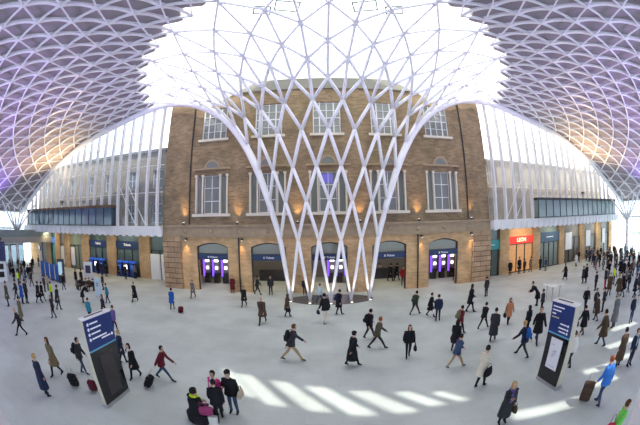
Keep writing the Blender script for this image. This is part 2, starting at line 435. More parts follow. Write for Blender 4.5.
for c in BAY: arch_fill(bm, c, DW, DZ - .4, .4, DZ, YF + .001, YF + .699)
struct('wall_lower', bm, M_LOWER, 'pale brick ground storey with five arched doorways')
bm = bmesh.new()
wins = [(c - .82, c + .82, 7.35, 11.0) for c in BAY] + [(c + s * 1.28 - .3, c + s * 1.28 + .3, 7.35, 11.0) for c in BAY for s in (-1, 1)] + [(c - 1.3, c + 1.3, 14.6, 17.9) for c in BAY]
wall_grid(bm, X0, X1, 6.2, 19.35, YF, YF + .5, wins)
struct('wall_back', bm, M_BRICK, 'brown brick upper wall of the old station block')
bm = bmesh.new(); box(bm, X0 - .05, X1 + .05, YF - .12, YF + .6, 5.2, 6.2); box(bm, X0 - .12, X1 + .12, YF - .26, YF, 6.12, 6.3); box(bm, X0 - .08, X1 + .08, YF - .18, YF, 5.16, 5.28)
for c in [BAY[0] - 2.75] + [c + 2.75 for c in BAY] + BAY: 
    tube(bm, [(c, YF - .13, 5.7), (c, YF - .2, 5.7)], [.24, .16], 10)
struct('trim_1', bm, M_STONE, 'carved stone band above the doorways')
bm = bmesh.new(); box(bm, X0 - .1, X1 + .1, YF - .2, YF + .9, 19.35, 20.55); struct('trim_2', bm, M_ROOFB, 'grey parapet capping above the brick wall')
bm = bmesh.new()
for x0, x1 in ((X0 - .12, X0 + 2.1), (X1 - 2.3, X1 + .12)):
    for k in range(10):
        z = k * .52; box(bm, x0 + .03 * (k % 2), x1 - .05 * (k % 2), YF - .17, YF, z + .02, z + .5)
struct('trim_3', bm, M_QUOIN, 'rusticated stone corner piers')
# side returns and back so the block is solid
bm = bmesh.new(); box(bm, X0, X0 + .5, YF + .7, YF + 10.5, 0, 19.35); box(bm, X1 - .5, X1, YF + .7, YF + 10.5, 0, 19.35)
struct('wall_side', bm, M_BRICK, 'brick side returns of the central block')
bm = bmesh.new(); box(bm, X0 + .5, X1 - .5, 34.2, 34.6, 0, 5.1); struct('wall_inner', bm, mat('inner_wall', (.22, .20, .19), .7), 'back wall of the ticket hall behind the doorways')
bm = bmesh.new(); box(bm, X0 + .5, X1 - .5, YF + .7, 34.6, 5.05, 5.3); struct('ceiling_inner', bm, mat('hall_ceiling', (.5, .47, .40), .7), 'ceiling of the ticket hall')
bm = bmesh.new(); box(bm, X0 + .5, X1 - .5, YF + .5, 36.2, 11.6, 11.8); box(bm, X0 + .5, X1 - .5, 29.5, 29.7, 5.3, 19.3); struct('wall_rooms', bm, mat('room_wall', (.30, .28, .26), .8), 'walls of the offices behind the upper windows')
bm = bmesh.new(); box(bm, X0, X1, YF + .9, 36.2, 19.35, 19.6); struct('roof_block', bm, M_ROOFB, 'flat roof of the brick block')

def rainpipe(x, z0, z1, lab):
    bm = bmesh.new(); tube(bm, [(0, 0, z0), (0, 0, z1)], .07, 8); o = build('pipe', bm, M_DARK)
    o.name = 'drain_pipe'; o.location = (x, YF - .09, 0); tag(o, lab, 'drain pipe', 'drain pipes on the facade'); return o
rainpipe(X0 + 3.05, 6.35, 19.3, 'dark drain pipe on the upper brick near the left corner of the block')
rainpipe(X1 - 2.7, 6.35, 19.3, 'dark drain pipe on the upper brick near the right corner of the block')
rainpipe(BAY[0] + 2.75, .0, 5.1, 'drain pipe on the pier between the first and second doorway from left')
rainpipe(BAY[3] + 2.75, .0, 5.1, 'drain pipe on the pier between the fourth and fifth doorway from left')

ORD = ['leftmost', 'second from left', 'middle', 'second from right', 'rightmost']
M_INWIN = mat('interior_blue_glow', (.1, .1, .15), .5, emit=(.16, .12, .8), es=.5)
wn = 2
for k, c in enumerate(BAY):
    # tripartite first-floor window
    w = empty('window_%d' % wn, (c, YF, 7.2)); w['kind'] = 'structure'; w['label'] = 'tall three-light sash window with stone surround, %s of the lower row' % ORD[k]; wn += 1
    bm = bmesh.new(); box(bm, -1.95, 1.95, -.28, .1, -.12, .14); build('window_sill', bm, M_SILL, w)
    bm = bmesh.new(); box(bm, -2.0, 2.0, -.3, .05, 4.33, 4.46); box(bm, -1.85, 1.85, -.12, .05, 4.46, 4.52); build('cornice', bm, M_STONE, w)
    bm = bmesh.new()
    for x in (-1.62, -.92, .92, 1.62): box(bm, x - .07, x + .07, -.12, .25, .14, 3.8); box(bm, x - .13, x + .13, -.18, .25, 3.66, 3.86)
    build('pilaster', bm, M_SILL, w)
    bm = bmesh.new()
    box(bm, -.82, .82, .2, .24, .15, 3.8); box(bm, -1.58, -.98, .2, .24, .15, 3.8); box(bm, .98, 1.58, .2, .24, .15, 3.8)
    build('pane', bm, M_WINGLASS, w)
    bm = bmesh.new()
    for x in (-.8, -.03, .74): box(bm, x, x + .06, .14, .2, .15, 3.8)
    for z in (.15, 1.3, 2.55, 3.72): box(bm, -.82, .82, .14, .2, z, z + .06)
    build('window_frame', bm, M_WPAINT, w)
    if k == 2: build('blue_lamp', B(-.5, .4, .17, .198, 2.75, 3.6), M_INWIN, w)  # glowing panel set on the pane to imitate the blue glow inside
    bm = bmesh.new(); tube(bm, [(0, -.02, 4.52), (0, .12, 4.52)], .01, 8)
    bm.clear(); n = 14; ro, ri = .82, .62
    for q in range(n):
        a, b = pi * q / n, pi * (q + 1) / n
        v = [bm.verts.new((math.cos(t) * r_, y, 4.52 + math.sin(t) * r_)) for y in (-.06, .0) for t, r_ in ((a, ri), (a, ro), (b, ro), (b, ri))]
        for f in ((0, 1, 2, 3), (1, 5, 6, 2), (0, 3, 7, 4)): bm.faces.new([v[i] for i in f])
    build('arch', bm, M_STONE, w)
    bm = bmesh.new(); vs = [bm.verts.new((math.cos(pi * q / n) * ri, -.02, 4.52 + math.sin(pi * q / n) * ri)) for q in range(n + 1)]; bm.faces.new(vs[::-1]); build('fanlight', bm, M_WINGLASS, w)
    w2 = empty('window_%d' % wn, (c, YF, 14.5)); w2['kind'] = 'structure'; w2['label'] = 'white framed sash window, %s of the upper row' % ORD[k]; wn += 1
    bm = bmesh.new(); box(bm, -1.6, 1.6, -.25, .1, -.12, .1); build('window_sill', bm, M_SILL, w2)
    bm = bmesh.new(); box(bm, -1.3, 1.3, .2, .24, .1, 3.4); build('pane', bm, M_WINGLASS, w2)
    bm = bmesh.new()
    for x in (-1.3, -.72, -.04, .62, 1.2): box(bm, x, x + (.1 if abs(x) > .5 else .06), .1, .2, .1, 3.4)
    for z in (.1, .9, 1.7, 2.5, 3.3): box(bm, -1.3, 1.3, .13, .2, z, z + (.09 if z == 1.7 else .045))
    build('window_frame', bm, M_WPAINT, w2)
    # doorway with sign
    d = empty('door_%d' % (k + 1), (c, YF + .35, 0)); d['kind'] = 'structure'; d['label'] = 'arched doorway into the ticket hall, %s of five' % ORD[k]
    bm = bmesh.new(); box(bm, -DW / 2, -DW / 2 + .09, -.15, .05, 0, DZ - .4); box(bm, DW / 2 - .09, DW / 2, -.15, .05, 0, DZ - .4)
    pts = [(x, -.05, DZ - .44 + .4 * (1 - (2 * x / DW) ** 2)) for x in [-DW / 2 + DW * q / 10 for q in range(11)]]
    tube(bm, pts, .07, 6); box(bm, -DW / 2, DW / 2, -.1, 0, 3.5, 3.58); build('door_frame', bm, M_DARK, d)
    bm = bmesh.new(); box(bm, -DW / 2 + .1, DW / 2 - .1, -.03, 0, 3.58, DZ - .05)
    build('fanlight', bm, mat('fanlight_glass', (.20, .19, .15), .12, spec=.8), d)
    s = empty('door_sign', (c, YF + .2, 3.25), 0, 'navy sign board with white lettering across the %s doorway' % ORD[k], 'sign', 'navy doorway signs')
    build('panel', B(-DW / 2 + .08, DW / 2 - .08, -.06, .04, -.25, .27), M_NAVY, s)
    text('Tickets', .26, (.12, -.075, 0), s, M_TEXT)
    bm = bmesh.new()
    for z in (-.06, .03): box(bm, -.52, -.34, -.08, -.06, z, z + .03)
    box(bm, -.46, -.42, -.08, -.06, -.09, .1); build('rail_symbol', bm, M_TEXT, s)
# ticket gates inside the doorways
def gate(x, y, lab, purple=True):
    g = empty('ticket_gate', (x, y, 0), 0, lab, 'ticket gate', 'purple lit ticket machines in the hall')
    build('body', B(-.3, .3, -.2, .3, 0, 1.1), M_DARK, g)
    build('light_column', B(-.42, -.22, -.22, -.1, .75, 2.9), M_PURPLE, g)
    build('lamp', B(-.12, .32, -.24, -.18, 2.35, 2.75), M_LAMP, g); build('lamp', B(-.02, .25, -.24, -.18, 1.55, 1.85), M_LAMP, g)
    build('backboard', B(-.4, .42, -.1, .0, 1.1, 3.1), mat('grey_board', (.18, .18, .24), .5), g)
for k in (0, 4):
    for q in range(4):
        gate(BAY[k] - 1.5 + q * 1.08 + (-.7 if k == 0 else .9), 29.6, 'purple lit ticket machine seen through the %s doorway, %s of four' % (ORD[k], ['first', 'second', 'third', 'fourth'][q]))
for q in range(3): gate(BAY[2] + .3 + q * .9, 30.5, 'purple lit ticket machine seen through the middle doorway, %s of three' % ['first', 'second', 'third'][q])
for c in (BAY[1], BAY[3]):
    o = build('counter', B(-2.2, 2.2, -.4, .4, 0, 1.15), M_DARK); o.location = (c, 32, 0); tag(o, 'long dark counter inside the %s doorway' % ('second' if c < 0 else 'fourth'), 'counter')
    o = build('display_board', B(-1.7, 1.7, -.08, .08, 0, .5), M_BLACK); o.location = (c, 31.0, 2.45); tag(o, 'dark hanging departure board inside the %s doorway' % ('second' if c < 0 else 'fourth'), 'display board')

def light(kind, name, loc, energy, col=(1, 1, 1), size=.3, spot=None, blend=.6, aim=None):
    l = bpy.data.lights.new(name, kind); l.energy = energy; l.color = col
    if kind == 'AREA': l.size = size
    elif kind != 'SUN': l.shadow_soft_size = size
    if kind == 'SPOT': l.spot_size = spot; l.spot_blend = blend
    o = bpy.data.objects.new(name, l); C.objects.link(o); o.location = loc
    if aim is not None: o.rotation_euler = (Vector(aim) - Vector(loc)).to_track_quat('-Z', 'Y').to_euler()
    return o
WARM = (1, .58, .24)
for gx_, gy_ in GLIGHTS: light('SPOT', 'foot_uplight', (gx_, gy_, .12), 130, (1, .88, .70), .05, math.radians(50), .8, (gx_, gy_ + .75, 4))
# wall uplights and downlights on the brick
for n_, (x, nm) in enumerate([(X0 + 2.55, 'beside the left corner pier'), (BAY[0] + 2.75, 'between the first and second bays'), (BAY[1] + 2.75, 'between the second and middle bays'), (BAY[2] + 2.75, 'between the middle and fourth bays'), (BAY[3] + 2.75, 'between the fourth and last bays'), (X1 - 2.5, 'beside the right corner pier')]):
    f = empty('wall_light', (x, YF - .42, 6.42), 0, 'small dark uplighter on the stone ledge ' + nm, 'wall light', 'uplighters on the ledge')
    build('housing', B(-.1, .1, -.08, .08, -.1, .1), M_DARK, f); build('lens', B(-.07, .07, -.06, .06, .1, .115), M_LAMP, f)
    light('SPOT', 'uplight', (x, YF - .42, 6.6), 260, WARM, .06, math.radians(60), 1.0, (x, YF + .02, 9.2))
    if n_ in (0, 1, 4, 5):
        f = empty('wall_light', (x + (.35 if n_ in (1, 4) else .1), YF - .3, 4.95), 0, 'small dark downlighter under the stone band ' + nm, 'wall light', 'downlighters under the band')
        build('housing', B(-.08, .08, -.08, .3, -.1, .1), M_DARK, f); build('lens', B(-.06, .06, -.06, .06, -.115, -.1), M_LAMP, f)
        light('SPOT', 'downlight', (x + (.35 if n_ in (1, 4) else .1), YF - .3, 4.8), 130, WARM, .06, math.radians(60), 1.0, (x, YF + .0, 2.2))
for x in (BAY[0], BAY[1], BAY[2], BAY[3], BAY[4]):
    o = build('ceiling_light', B(-.9, .9, -.3, .3, -.04, .0), M_LAMP); o.location = (x, 30, 5.04); tag(o, 'recessed strip lamp on the ticket hall ceiling behind the doorway at bay %s' % ORD[BAY.index(x)], 'ceiling light', 'ticket hall ceiling lamps')
    light('AREA', 'hall_lamp', (x, 29, 4.9), 45, (1, .85, .6), 1.5, aim=(x, 29, 0))  # ceiling panels and area lights added to brighten the hall interior

# ------------------------------------------------------------------ side wings
def ztube(x):
    r = math.hypot(x - XC, YC - 24.9); return (zprof(r) if r < 21 else zsm(r)) - .05
for s, xi, xo, side, gm in ((-1, X0 - .1, -46.0, 'left', M_CLEAR_L), (1, X1 + .1, 47.0, 'right', M_CLEAR_R)):
    lo, hi = min(xi, xo), max(xi, xo)
    gx = -22.4 if s < 0 else 24.2
    # mullions
    tag_o = empty('curtain_wall', (xi, 25.4, 0), 0, '%s curtain wall of tall white fins and %s glass hung from the roof edge' % (side, 'bluish' if s < 0 else 'pale hazy'), 'curtain wall')
    x = xi + s * .55; n = 0
    while abs(x) < 44.5:
        zb = 8.5 if abs(x) > abs(gx) else 6.2; zt = ztube(x) - .1
        if zt > zb + .3:
            bm = bmesh.new(); box(bm, x - .08 - xi, x + .08 - xi, -.34, .1, zb, zt); build('fin', bm, M_WPAINT, tag_o)
            bm = bmesh.new(); box(bm, x + s * 1.38 - .01 - xi, x + s * 1.38 + .01 - xi, .06, .1, zb, min(zt, ztube(x + s * 1.38)) - .1); bm.free()
        x += s * 1.42; n += 1
    # glass skin behind the fins
    bm = bmesh.new(); xs = [xi + (xo - xi) * q / 26 for q in range(27)]
    for a, b in zip(xs, xs[1:]):
        zb = 6.2
        za, zb2 = max(ztube(a), 6.3), max(ztube(b), 6.3)
        v = [bm.verts.new(p) for p in ((a - xi, .16, 6.2), (b - xi, .16, 6.2), (b - xi, .16, zb2), (a - xi, .16, za))]; bm.faces.new(v)
    build('glass', bm, gm, tag_o)
    bm = bmesh.new()
    for z in (9.6, 12.4, 15.0):
        xe = xi
        while abs(xe) < 44 and ztube(xe) > z + .3: xe += s * .5
        box(bm, min(xi, xe) - xi, max(xi, xe) - xi, .08, .14, z, z + .06)
    build('transom', bm, M_WPAINT, tag_o)
    for bx in (2.0, 3.4):
        bm = bmesh.new(); tube(bm, [(s * bx, -.34, 6.4), (s * (bx + 2.6), -.34, 10.6)], .04, 6); build('brace', bm, M_WPAINT, tag_o)
    # white fascia
    g = bmesh.new(); box(g, lo, hi, 25.0, 25.6, 5.25, 6.2); 
    xx = lo
    while xx < hi: box(g, xx, xx + .5, 24.93, 25.0, 5.15, 5.95); xx += 1.0
    tag(build('fascia', g, M_WPAINT), 'white ribbed fascia beam under the %s curtain wall' % side, 'fascia')
    struct('ceiling_%s' % side, B(lo, hi, 25.6, 34, 5.2, 5.45), mat('overhang_soffit', (.42, .34, .24), .7), 'soffit over the %s shopfronts' % side)
    # glazed gallery
    ga = empty('glazed_gallery', (gx, 24.7, 6.2), 0, '%s glazed gallery box projecting under the white fins' % ('dark blue' if s < 0 else 'pale green'), 'gallery')
    ge = (-44.2 if s < 0 else 45.3) - gx; a, b = min(0, ge), max(0, ge)
    build('front_glass', B(a, b, .0, .06, .1, 2.0), M_GALL_L if s < 0 else M_GALL_R, ga)
    build('side_glass', B(-.03, .03, 0, .7, .1, 2.0), M_GALL_L if s < 0 else M_GALL_R, ga)
    build('top_rail', B(a - .05, b + .05, -.1, .9, 2.0, 2.28), mat('gallery_timber', (.14, .08, .04), .6) if s < 0 else M_DARK, ga)
    build('bottom_rail', B(a - .05, b + .05, -.08, .9, 0, .12), M_DARK, ga)
    x = 0
    while abs(x) <= abs(ge):
        build('post', B(x - .04, x + .04, -.06, .06, .12, 2.0), M_DARK, ga); x += s * 1.42
    # wing brick wall behind the glass, open to the sky above it
    top = 14.9 if s < 0 else 13.0
    wx = [xi + s * (3 + 4.2 * q) for q in range(7)]
    bm = bmesh.new(); wall_grid(bm, lo, hi, 5.45, top, 29.0, 29.5, [(x - .75, x + .75, z, z + 2.2) for x in wx for z in (6.6, 10.6)])
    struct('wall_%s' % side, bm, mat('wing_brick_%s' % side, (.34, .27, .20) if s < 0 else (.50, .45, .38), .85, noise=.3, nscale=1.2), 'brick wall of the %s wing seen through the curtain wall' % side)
    struct('trim_%s' % side, B(lo, hi, 28.75, 29.6, top, top + .35), mat('wing_cornice', (.16, .14, .13), .7), 'dark cornice of the %s wing' % side)
    struct('trim_%s_band' % side, B(lo, hi, 28.85, 29.0, 9.6, 9.9), M_STONE)
    for q, x in enumerate(wx):
        for z in (6.6, 10.6):
            w = empty('window_%d' % wn, (x, 29.2, z)); w['kind'] = 'structure'; wn += 1
            build('pane', B(-.75, .75, .05, .09, 0, 2.2), M_WINGLASS, w)
            bm = bmesh.new()
            for xx in (-.75, -.03, .68): box(bm, xx, xx + .07, 0, .05, 0, 2.2)
            for zz in (0, 1.05, 2.13): box(bm, -.75, .75, 0, .05, zz, zz + .07)
            build('window_frame', bm, M_WPAINT, w)
    struct('wall_%s_back' % side, B(lo, hi, 33.5, 33.8, 0, 5.3), mat('shop_back', (.20, .19, .17), .8))

# ground floor piers and shopfronts
M_PIER = brick_mat('wing_pier_brick', (.62, .42, .22), (.50, .33, .17), (.42, .31, .2), 1, .5, .16, .18)
def piers(rng, yp, nm, note):
    bm_ = None
    for k, (a, b) in enumerate(rng):
        o = struct('pillar', B(a, b, yp, yp + .7, 0, 5.2), M_PIER, 'pale brick pier %s' % note); o.name = 'wall_pier'
piers([(-50.5, -46.4), (-44.0, -42.5), (-40.8, -39.3), (-37.9, -36.45), (-33.1, -31.4), (-27.4, -25.7), (-21.56, -19.9), (-17.2, -15.7)], 29, 'left', 'between shopfronts of the left wing')
piers([(19.75, 21.2), (25.4, 26.7), (30.9, 32.1), (36.45, 37.7), (41.5, 43.2), (46.4, 47.8)], 27, 'right', 'between shopfronts of the right wing')
def shopfront(x0, x1, y, sign, signmat, lab, zs=(3.45, 4.35), glass=M_SHOPGLASS, ndiv=3, txt=None, tsize=.34, tmat=None, above=True):
    o = empty('shopfront', ((x0 + x1) / 2, y + .25, 0), 0, lab, 'shopfront'); w = (x1 - x0) / 2
    build('glazing', B(-w, w, .1, .14, 0, 5.2), glass, o)
    bm = bmesh.new()
    for q in range(ndiv + 1):
        x = -w + 2 * w * q / ndiv; box(bm, max(-w, x - .05), min(w, x + .05), 0, .1, 0, zs[0])
    box(bm, -w, w, 0, .1, zs[0] - .1, zs[0]); box(bm, -w, w, 0, .1, 0, .12); build('frame', bm, M_DARK, o)
    if signmat:
        build('sign_panel', B(-w, w, -.12, 0, *zs), signmat, o)
        if txt: text(txt, tsize, (0, -.14, (zs[0] + zs[1]) / 2), o, tmat or M_TEXT)
        else: build('sign_line', B(-w * .35, w * .35, -.14, -.12, sum(zs) / 2 - .04, sum(zs) / 2 + .04), M_TEXT, o)
    return o
a = shopfront(-31.4, -27.4, 29, 1, M_NAVY, 'glass shopfront with navy sign and blue screens, farther of the two on the left wing', txt='Tickets', tsize=.42)
b = shopfront(-25.7, -21.56, 29, 1, M_NAVY, 'glass shopfront with navy sign and blue screens, nearer of the two on the left wing', txt='Tickets', tsize=.42)
for q in range(3):
    for c0, nm in ((-29.4, 'farther'), (-23.6, 'nearer')):
        t = empty('ticket_machine', (c0 - 1.1 + q * 1.1, 28.75, 0), 0, 'blue lit ticket machine in front of the %s navy signed shopfront, %s of three' % (nm, ['left', 'middle', 'right'][q]), 'ticket machine', 'ticket machines on the left wing')
        build('cabinet', B(-.4, .4, -.25, .2, 0, 1.75), mat('machine_blue', (.02, .05, .2), .4), t)
        build('screen', B(-.25, .25, -.27, -.25, 1.0, 1.5), M_LAMP if q == 1 else M_BLUEL, t); build('top_light', B(-.4, .4, -.27, .2, 1.75, 1.95), M_BLUEL, t)
shopfront(-36.45, -33.1, 29, 0, None, 'tall glazed bay with a white poster on the left wing', glass=mat('pale_green_glass', (.22, .27, .22), .2), ndiv=3)
shopfront(-39.3, -37.9, 29, 0, None, 'narrow pale glazed bay on the left wing', glass=mat('pale_glass', (.42, .44, .42), .2), ndiv=1)
shopfront(-42.5, -40.8, 29, 1, mat('bright_blue_sign', (.03, .14, .4), .4, emit=(.05, .25, .7), es=.5), 'narrow teal glazed bay with a bright blue sign on the left wing', glass=mat('teal_glass', (.05, .30, .30), .2), ndiv=1)
shopfront(-46.4, -44.0, 29, 0, None, 'dark narrow glazed bay at the far left end', glass=M_DARK, ndiv=1)
shopfront(-19.9, -17.2, 29, 0, None, 'shopfront covered with white hoarding panels beside the block', glass=M_SHOPGLASS, ndiv=2)
for k, x in enumerate((-19.0, -17.4)):
    o = build('hoarding_panel', B(-.72, .72, -.05, .05, 0, 3.0), M_PAPER); o.location = (x, 28.9 , 0)
    tag(o, 'tall white hoarding panel beside the brick corner, %s one' % ['left', 'right'][k], 'panel', 'white hoarding panels')
for k, x in enumerate((-35.6, -38.6)):
    o = build('poster', B(-.5, .5, -.03, .03, 0, 2.6), M_PAPER); o.location = (x, 29.1, .5); tag(o, 'tall white poster on the %s of the left wing' % ['glazed bay', 'narrow bay'][k], 'poster')
shopfront(17.6, 19.75, 27, 1, M_TEAL, 'dark shopfront with a teal sign beside the brick corner', zs=(2.95, 4.0), ndiv=2)
le = shopfront(21.2, 25.4, 27, 1, M_SIGNRED, 'warm lit shopfront with a red LEON sign on the right wing', zs=(3.35, 4.2), glass=mat('warm_interior', (.3, .16, .08), .5, emit=(1, .5, .18), es=.35, noise=.5), txt='LEON', tsize=.62, tmat=mat('cream_letter', (.95, .85, .55), .5, emit=(1, .85, .5), es=.9))
shopfront(26.7, 30.9, 27, 1, M_SLATE, 'grey green shopfront with a slate blue sign on the right wing', zs=(3.2, 4.4), glass=mat('grey_green_glass', (.20, .25, .22), .2), ndiv=4)
shopfront(32.1, 36.45, 27, 0, None, 'glazed bay with pale poster beyond the slate blue sign', glass=mat('brown_glass', (.16, .14, .11), .2), ndiv=3)
shopfront(37.7, 41.5, 27, 0, None, 'second glazed bay beyond the slate blue sign', glass=mat('brown_glass2', (.20, .19, .16), .2), ndiv=2)
shopfront(43.2, 46.4, 27, 0, None, 'last glazed bay at the far right end', glass=mat('grey_glass2', (.30, .30, .28), .2), ndiv=2)
for k, (x, w) in enumerate(((33.2, .8), (38.8, .7), (44.3, .5))):
    o = build('poster', B(-w, w, -.04, .04, 0, 2.3), M_PAPER); o.location = (x, 27.1, 1.8); tag(o, 'white poster panel in the %s bay of the right wing' % ['fourth', 'fifth', 'sixth'][k], 'poster')
for k, (x, y, e, c) in enumerate([(-29.4, 27.4, 60, (1, .8, .5)), (-23.6, 27.4, 60, (1, .8, .5)), (-35, 27.4, 60, (1, .8, .5)), (-41, 27.4, 50, (1, .8, .5)), (-18.5, 27.3, 30, (1, .8, .5)), (23.3, 26, 60, (1, .75, .45)), (29, 26, 40, (1, .85, .6)), (35, 26, 50, (1, .85, .6)), (41, 26, 50, (1, .85, .6))]):
    light('AREA', 'soffit_lamp', (x, y, 5.1), e, c, 1.2, aim=(x, y + .7, 0))

# perimeter: glazed wall, far-end mezzanine and tree columns under the roof rim
def parc(a, r=48.4): return XC + r * math.sin(a), YC - r * math.cos(a)
bm = bmesh.new()
for q in range(90):
    a, b = math.radians(-85 + 170 * q / 90), math.radians(-85 + 170 * (q + 1) / 90)
    (xa, ya), (xb, yb) = parc(a, 48.2), parc(b, 48.2)
    bm.faces.new([bm.verts.new(p) for p in ((xa, ya, 0), (xb, yb, 0), (xb, yb, 8.3), (xa, ya, 8.3))])
dl = bmesh.new()
for q in range(20):
    a, b = math.radians(-85 + 2 * q), math.radians(-83 + 2 * q); (xa, ya), (xb, yb) = parc(a, 48.0), parc(b, 48.0)
    dl.faces.new([dl.verts.new(p) for p in ((xa, ya, 0), (xb, yb, 0), (xb, yb, 3.4), (xa, ya, 3.4))])
struct('door_6', dl, glaze('door_glass_tinted', (.30, .34, .38), .85, .05, (.3, .35, .4)), 'tinted glass doors at the far left exit')
struct('window_%d' % wn, bm, M_PERIM, 'curved glass wall around the concourse perimeter')
bm = bmesh.new()
for q in range(91):
    a = math.radians(-85 + 170 * q / 90); x, y = parc(a, 48.1); tube(bm, [(x, y, 0), (x, y, 8.2)], .06, 4)
for z in (3.1, 5.6, 8.2):
    tube(bm, [(*parc(math.radians(-85 + 170 * q / 60), 48.1), z) for q in range(61)], .12, 4)
struct('trim_perimeter', bm, M_STEEL, 'mullions of the perimeter glass wall')
def tree_column(deg, lab):
    a = math.radians(deg); x, y = parc(a, 44.5)
    t = empty('tree_column', (x, y, 0), -a, lab, 'column', 'white tree columns at the roof rim')
    bm = bmesh.new(); tube(bm, [(0, 0, 0), (0, 0, 5.2)], [.32, .24], 12); build('trunk', bm, M_WHITE, t, True)
    for dx, dy in ((-3.4, -1.5), (-1.3, -2.6), (1.3, -2.6), (3.4, -1.5), (-2.2, 2.5), (2.2, 2.5)):
        zt = zsm(44.5 - dy) + .1
        bm = bmesh.new(); tube(bm, [(0, 0, 5.1), (dx, dy, zt)], [.17, .1], 8); build('branch', bm, M_WHITE, t, True)
for deg, nm in ((-80, 'farthest left, beside the end of the left wing'), (-66, 'second along the left rim'), (80, 'farthest right, beside the end of the right wing'), (66, 'second along the right rim')):
    tree_column(deg, 'white steel tree column with spreading branches, ' + nm)
# mezzanine bridge at the far left
mz = empty('mezzanine_bridge', (-46, 20, 0), 0, 'grey mezzanine deck with glass balustrade at the far left end', 'mezzanine')
build('deck', B(-3.5, 4.5, -9, 8.8, 3.6, 4.45), mat('grey_deck', (.36, .36, .33), .6), mz)
build('balustrade', B(4.4, 4.46, -9, 8.8, 4.45, 5.4), M_GALL_R, mz)
build('handrail', B(4.36, 4.5, -9, 8.8, 5.4, 5.48), M_STEEL, mz)
for y in (-7, 0, 7):
    bm = bmesh.new(); tube(bm, [(3, y, 0), (3, y, 3.6)], .25, 10); build('column', bm, M_WPAINT, mz, True)
o = build('hanging_sign', B(-.1, .1, -2.2, 2.2, -.28, .28), M_NAVY); o.location = (-40.5, 25.2, 2.95); o.rotation_euler.z = 1.1; tag(o, 'long dark navy sign hanging below the mezzanine at far left', 'sign')
# balcony ledges the picture is taken from (curved deck edge)
for s, pts in ((-1, [(-2.4, .51), (-2.1, .475), (-2.0, -1.5), (-6.5, -1.5), (-6.0, .95)]), (1, [(2.50, .62), (2.02, .43), (1.9, -1.5), (6.5, -1.5), (6.0, 2.0)])):
    bm = bmesh.new(); n = len(pts); lo_ = [bm.verts.new((x, y, 4.45)) for x, y in pts]; hi_ = [bm.verts.new((x, y, 4.7)) for x, y in pts]
    bm.faces.new(lo_); bm.faces.new(hi_)
    for k in range(n): bm.faces.new((lo_[k], lo_[(k + 1) % n], hi_[(k + 1) % n], hi_[k]))
    bmesh.ops.recalc_face_normals(bm, faces=bm.faces[:])
    struct('trim_%s_ledge' % ('left' if s < 0 else 'right'), bm, M_WPAINT, 'white edge of the viewing balcony, %s corner' % ('left' if s < 0 else 'right'))

# ------------------------------------------------------------------ information totems
def totem(loc, rz, w, h, hb, thick, lab, right):
    t = empty('information_totem', loc, rz, lab, 'information sign'); hw = w / 2
    build('body', B(-hw, hw, .04, thick - .04, .12, h), M_CREAM, t)
    build('base', B(-hw - .02, hw + .02, -.02, thick + .02, 0, .14), M_STEEL, t)
    bm = bmesh.new(); box(bm, -hw, hw, 0, thick, h, h + .06); build('cap', bm, M_WPAINT, t)
    build('cap_vent', B(-hw * .75, hw * .55, thick * .35, thick * .6, h + .06, h + .075), M_DARK, t)
    build('header_panel', B(-hw, hw, 0, .04, hb + .05, h), M_BLUE, t)
    build('cyan_line', B(-hw, hw, -.005, .04, hb, hb + .05), M_CYAN, t)
    build('screen', B(-hw, hw, .0, .04, .14, hb), M_BLACK, t)
    if not right:
        build('inner_display', B(-hw * .45, hw * .55, -.008, .0, .35, hb - .25), mat('dim_display', (.035, .028, .028), .3), t)
        y = h - .14
        rows = ((.42, .10), (.56, .10), (.50, .10), (.80, .09))
        for q, (ln, th) in enumerate(rows):
            z = h - .16 - q * .17
            bm = bmesh.new(); tube(bm, [(-hw + .17, -.004, z), (-hw + .17, -.012, z)], .055, 10); build('icon', bm, M_TEXT, t)
            build('text_line', B(-hw + .27, -hw + .27 + ln, -.01, 0, z - .024, z + .024), M_TEXT, t)
        build('text_line', B(.0, .50, -.01, 0, hb + .29, hb + .335), M_TEXT, t)
        bm = bmesh.new(); tube(bm, [(.60, -.004, hb + .315), (.60, -.012, hb + .315)], .055, 10); build('icon', bm, M_TEXT, t)
    else:
        for q, (x0, x1, z) in enumerate(((-.52, .10, h - .15), (-.52, -.05, h - .28), (-.52, -.32, h - .41), (-.52, -.12, h - .54))):
            build('text_line', B(x0, x1, -.01, 0, z - .022, z + .022), M_TEXT if q < 3 else mat('yellow_text', (.6, .55, .3), .5), t)
        for q, (x0, x1, z) in enumerate(((0, .36, hb + .45), (-.06, .36, hb + .30), (-.02, .36, hb + .17))):
            build('text_line', B(x0, x1, -.01, 0, z - .022, z + .022), M_TEXT, t)
            bm = bmesh.new(); tube(bm, [(.44, -.004, z), (.44, -.012, z)], .045, 10); build('icon', bm, M_TEXT, t)
        p = build('map_poster', B(-.30, .34, -.03, 0, .72, hb - .12), M_PAPER, t)
        bm = bmesh.new()
        for q in range(9):
            a = q * .7; x = .02 + .13 * math.cos(a); z = 1.35 + .17 * math.sin(a * 1.3); x2 = .02 + .13 * math.cos(a + 2.2); z2 = 1.35 + .17 * math.sin(a * 1.3 + 2)
            tube(bm, [(x, -.033, z), (x2, -.033, z2)], .008, 4)
        box(bm, -.22, -.02, -.036, -.03, 1.66, 1.69); box(bm, -.22, .2, -.036, -.03, .82, .84)
        build('map_lines', bm, M_MAP, p)
    return t
totem((-7.11, 6.62, 0), pi / 2, 1.5, 3.25, 2.17, .26, 'tall information totem with blue header and black screen, beside the man with black backpack', False)
totem((8.07, 6.58, 0), -pi / 2, 1.22, 3.2, 2.04, .40, 'tall information totem with blue header and white map poster near the suitcase', True)
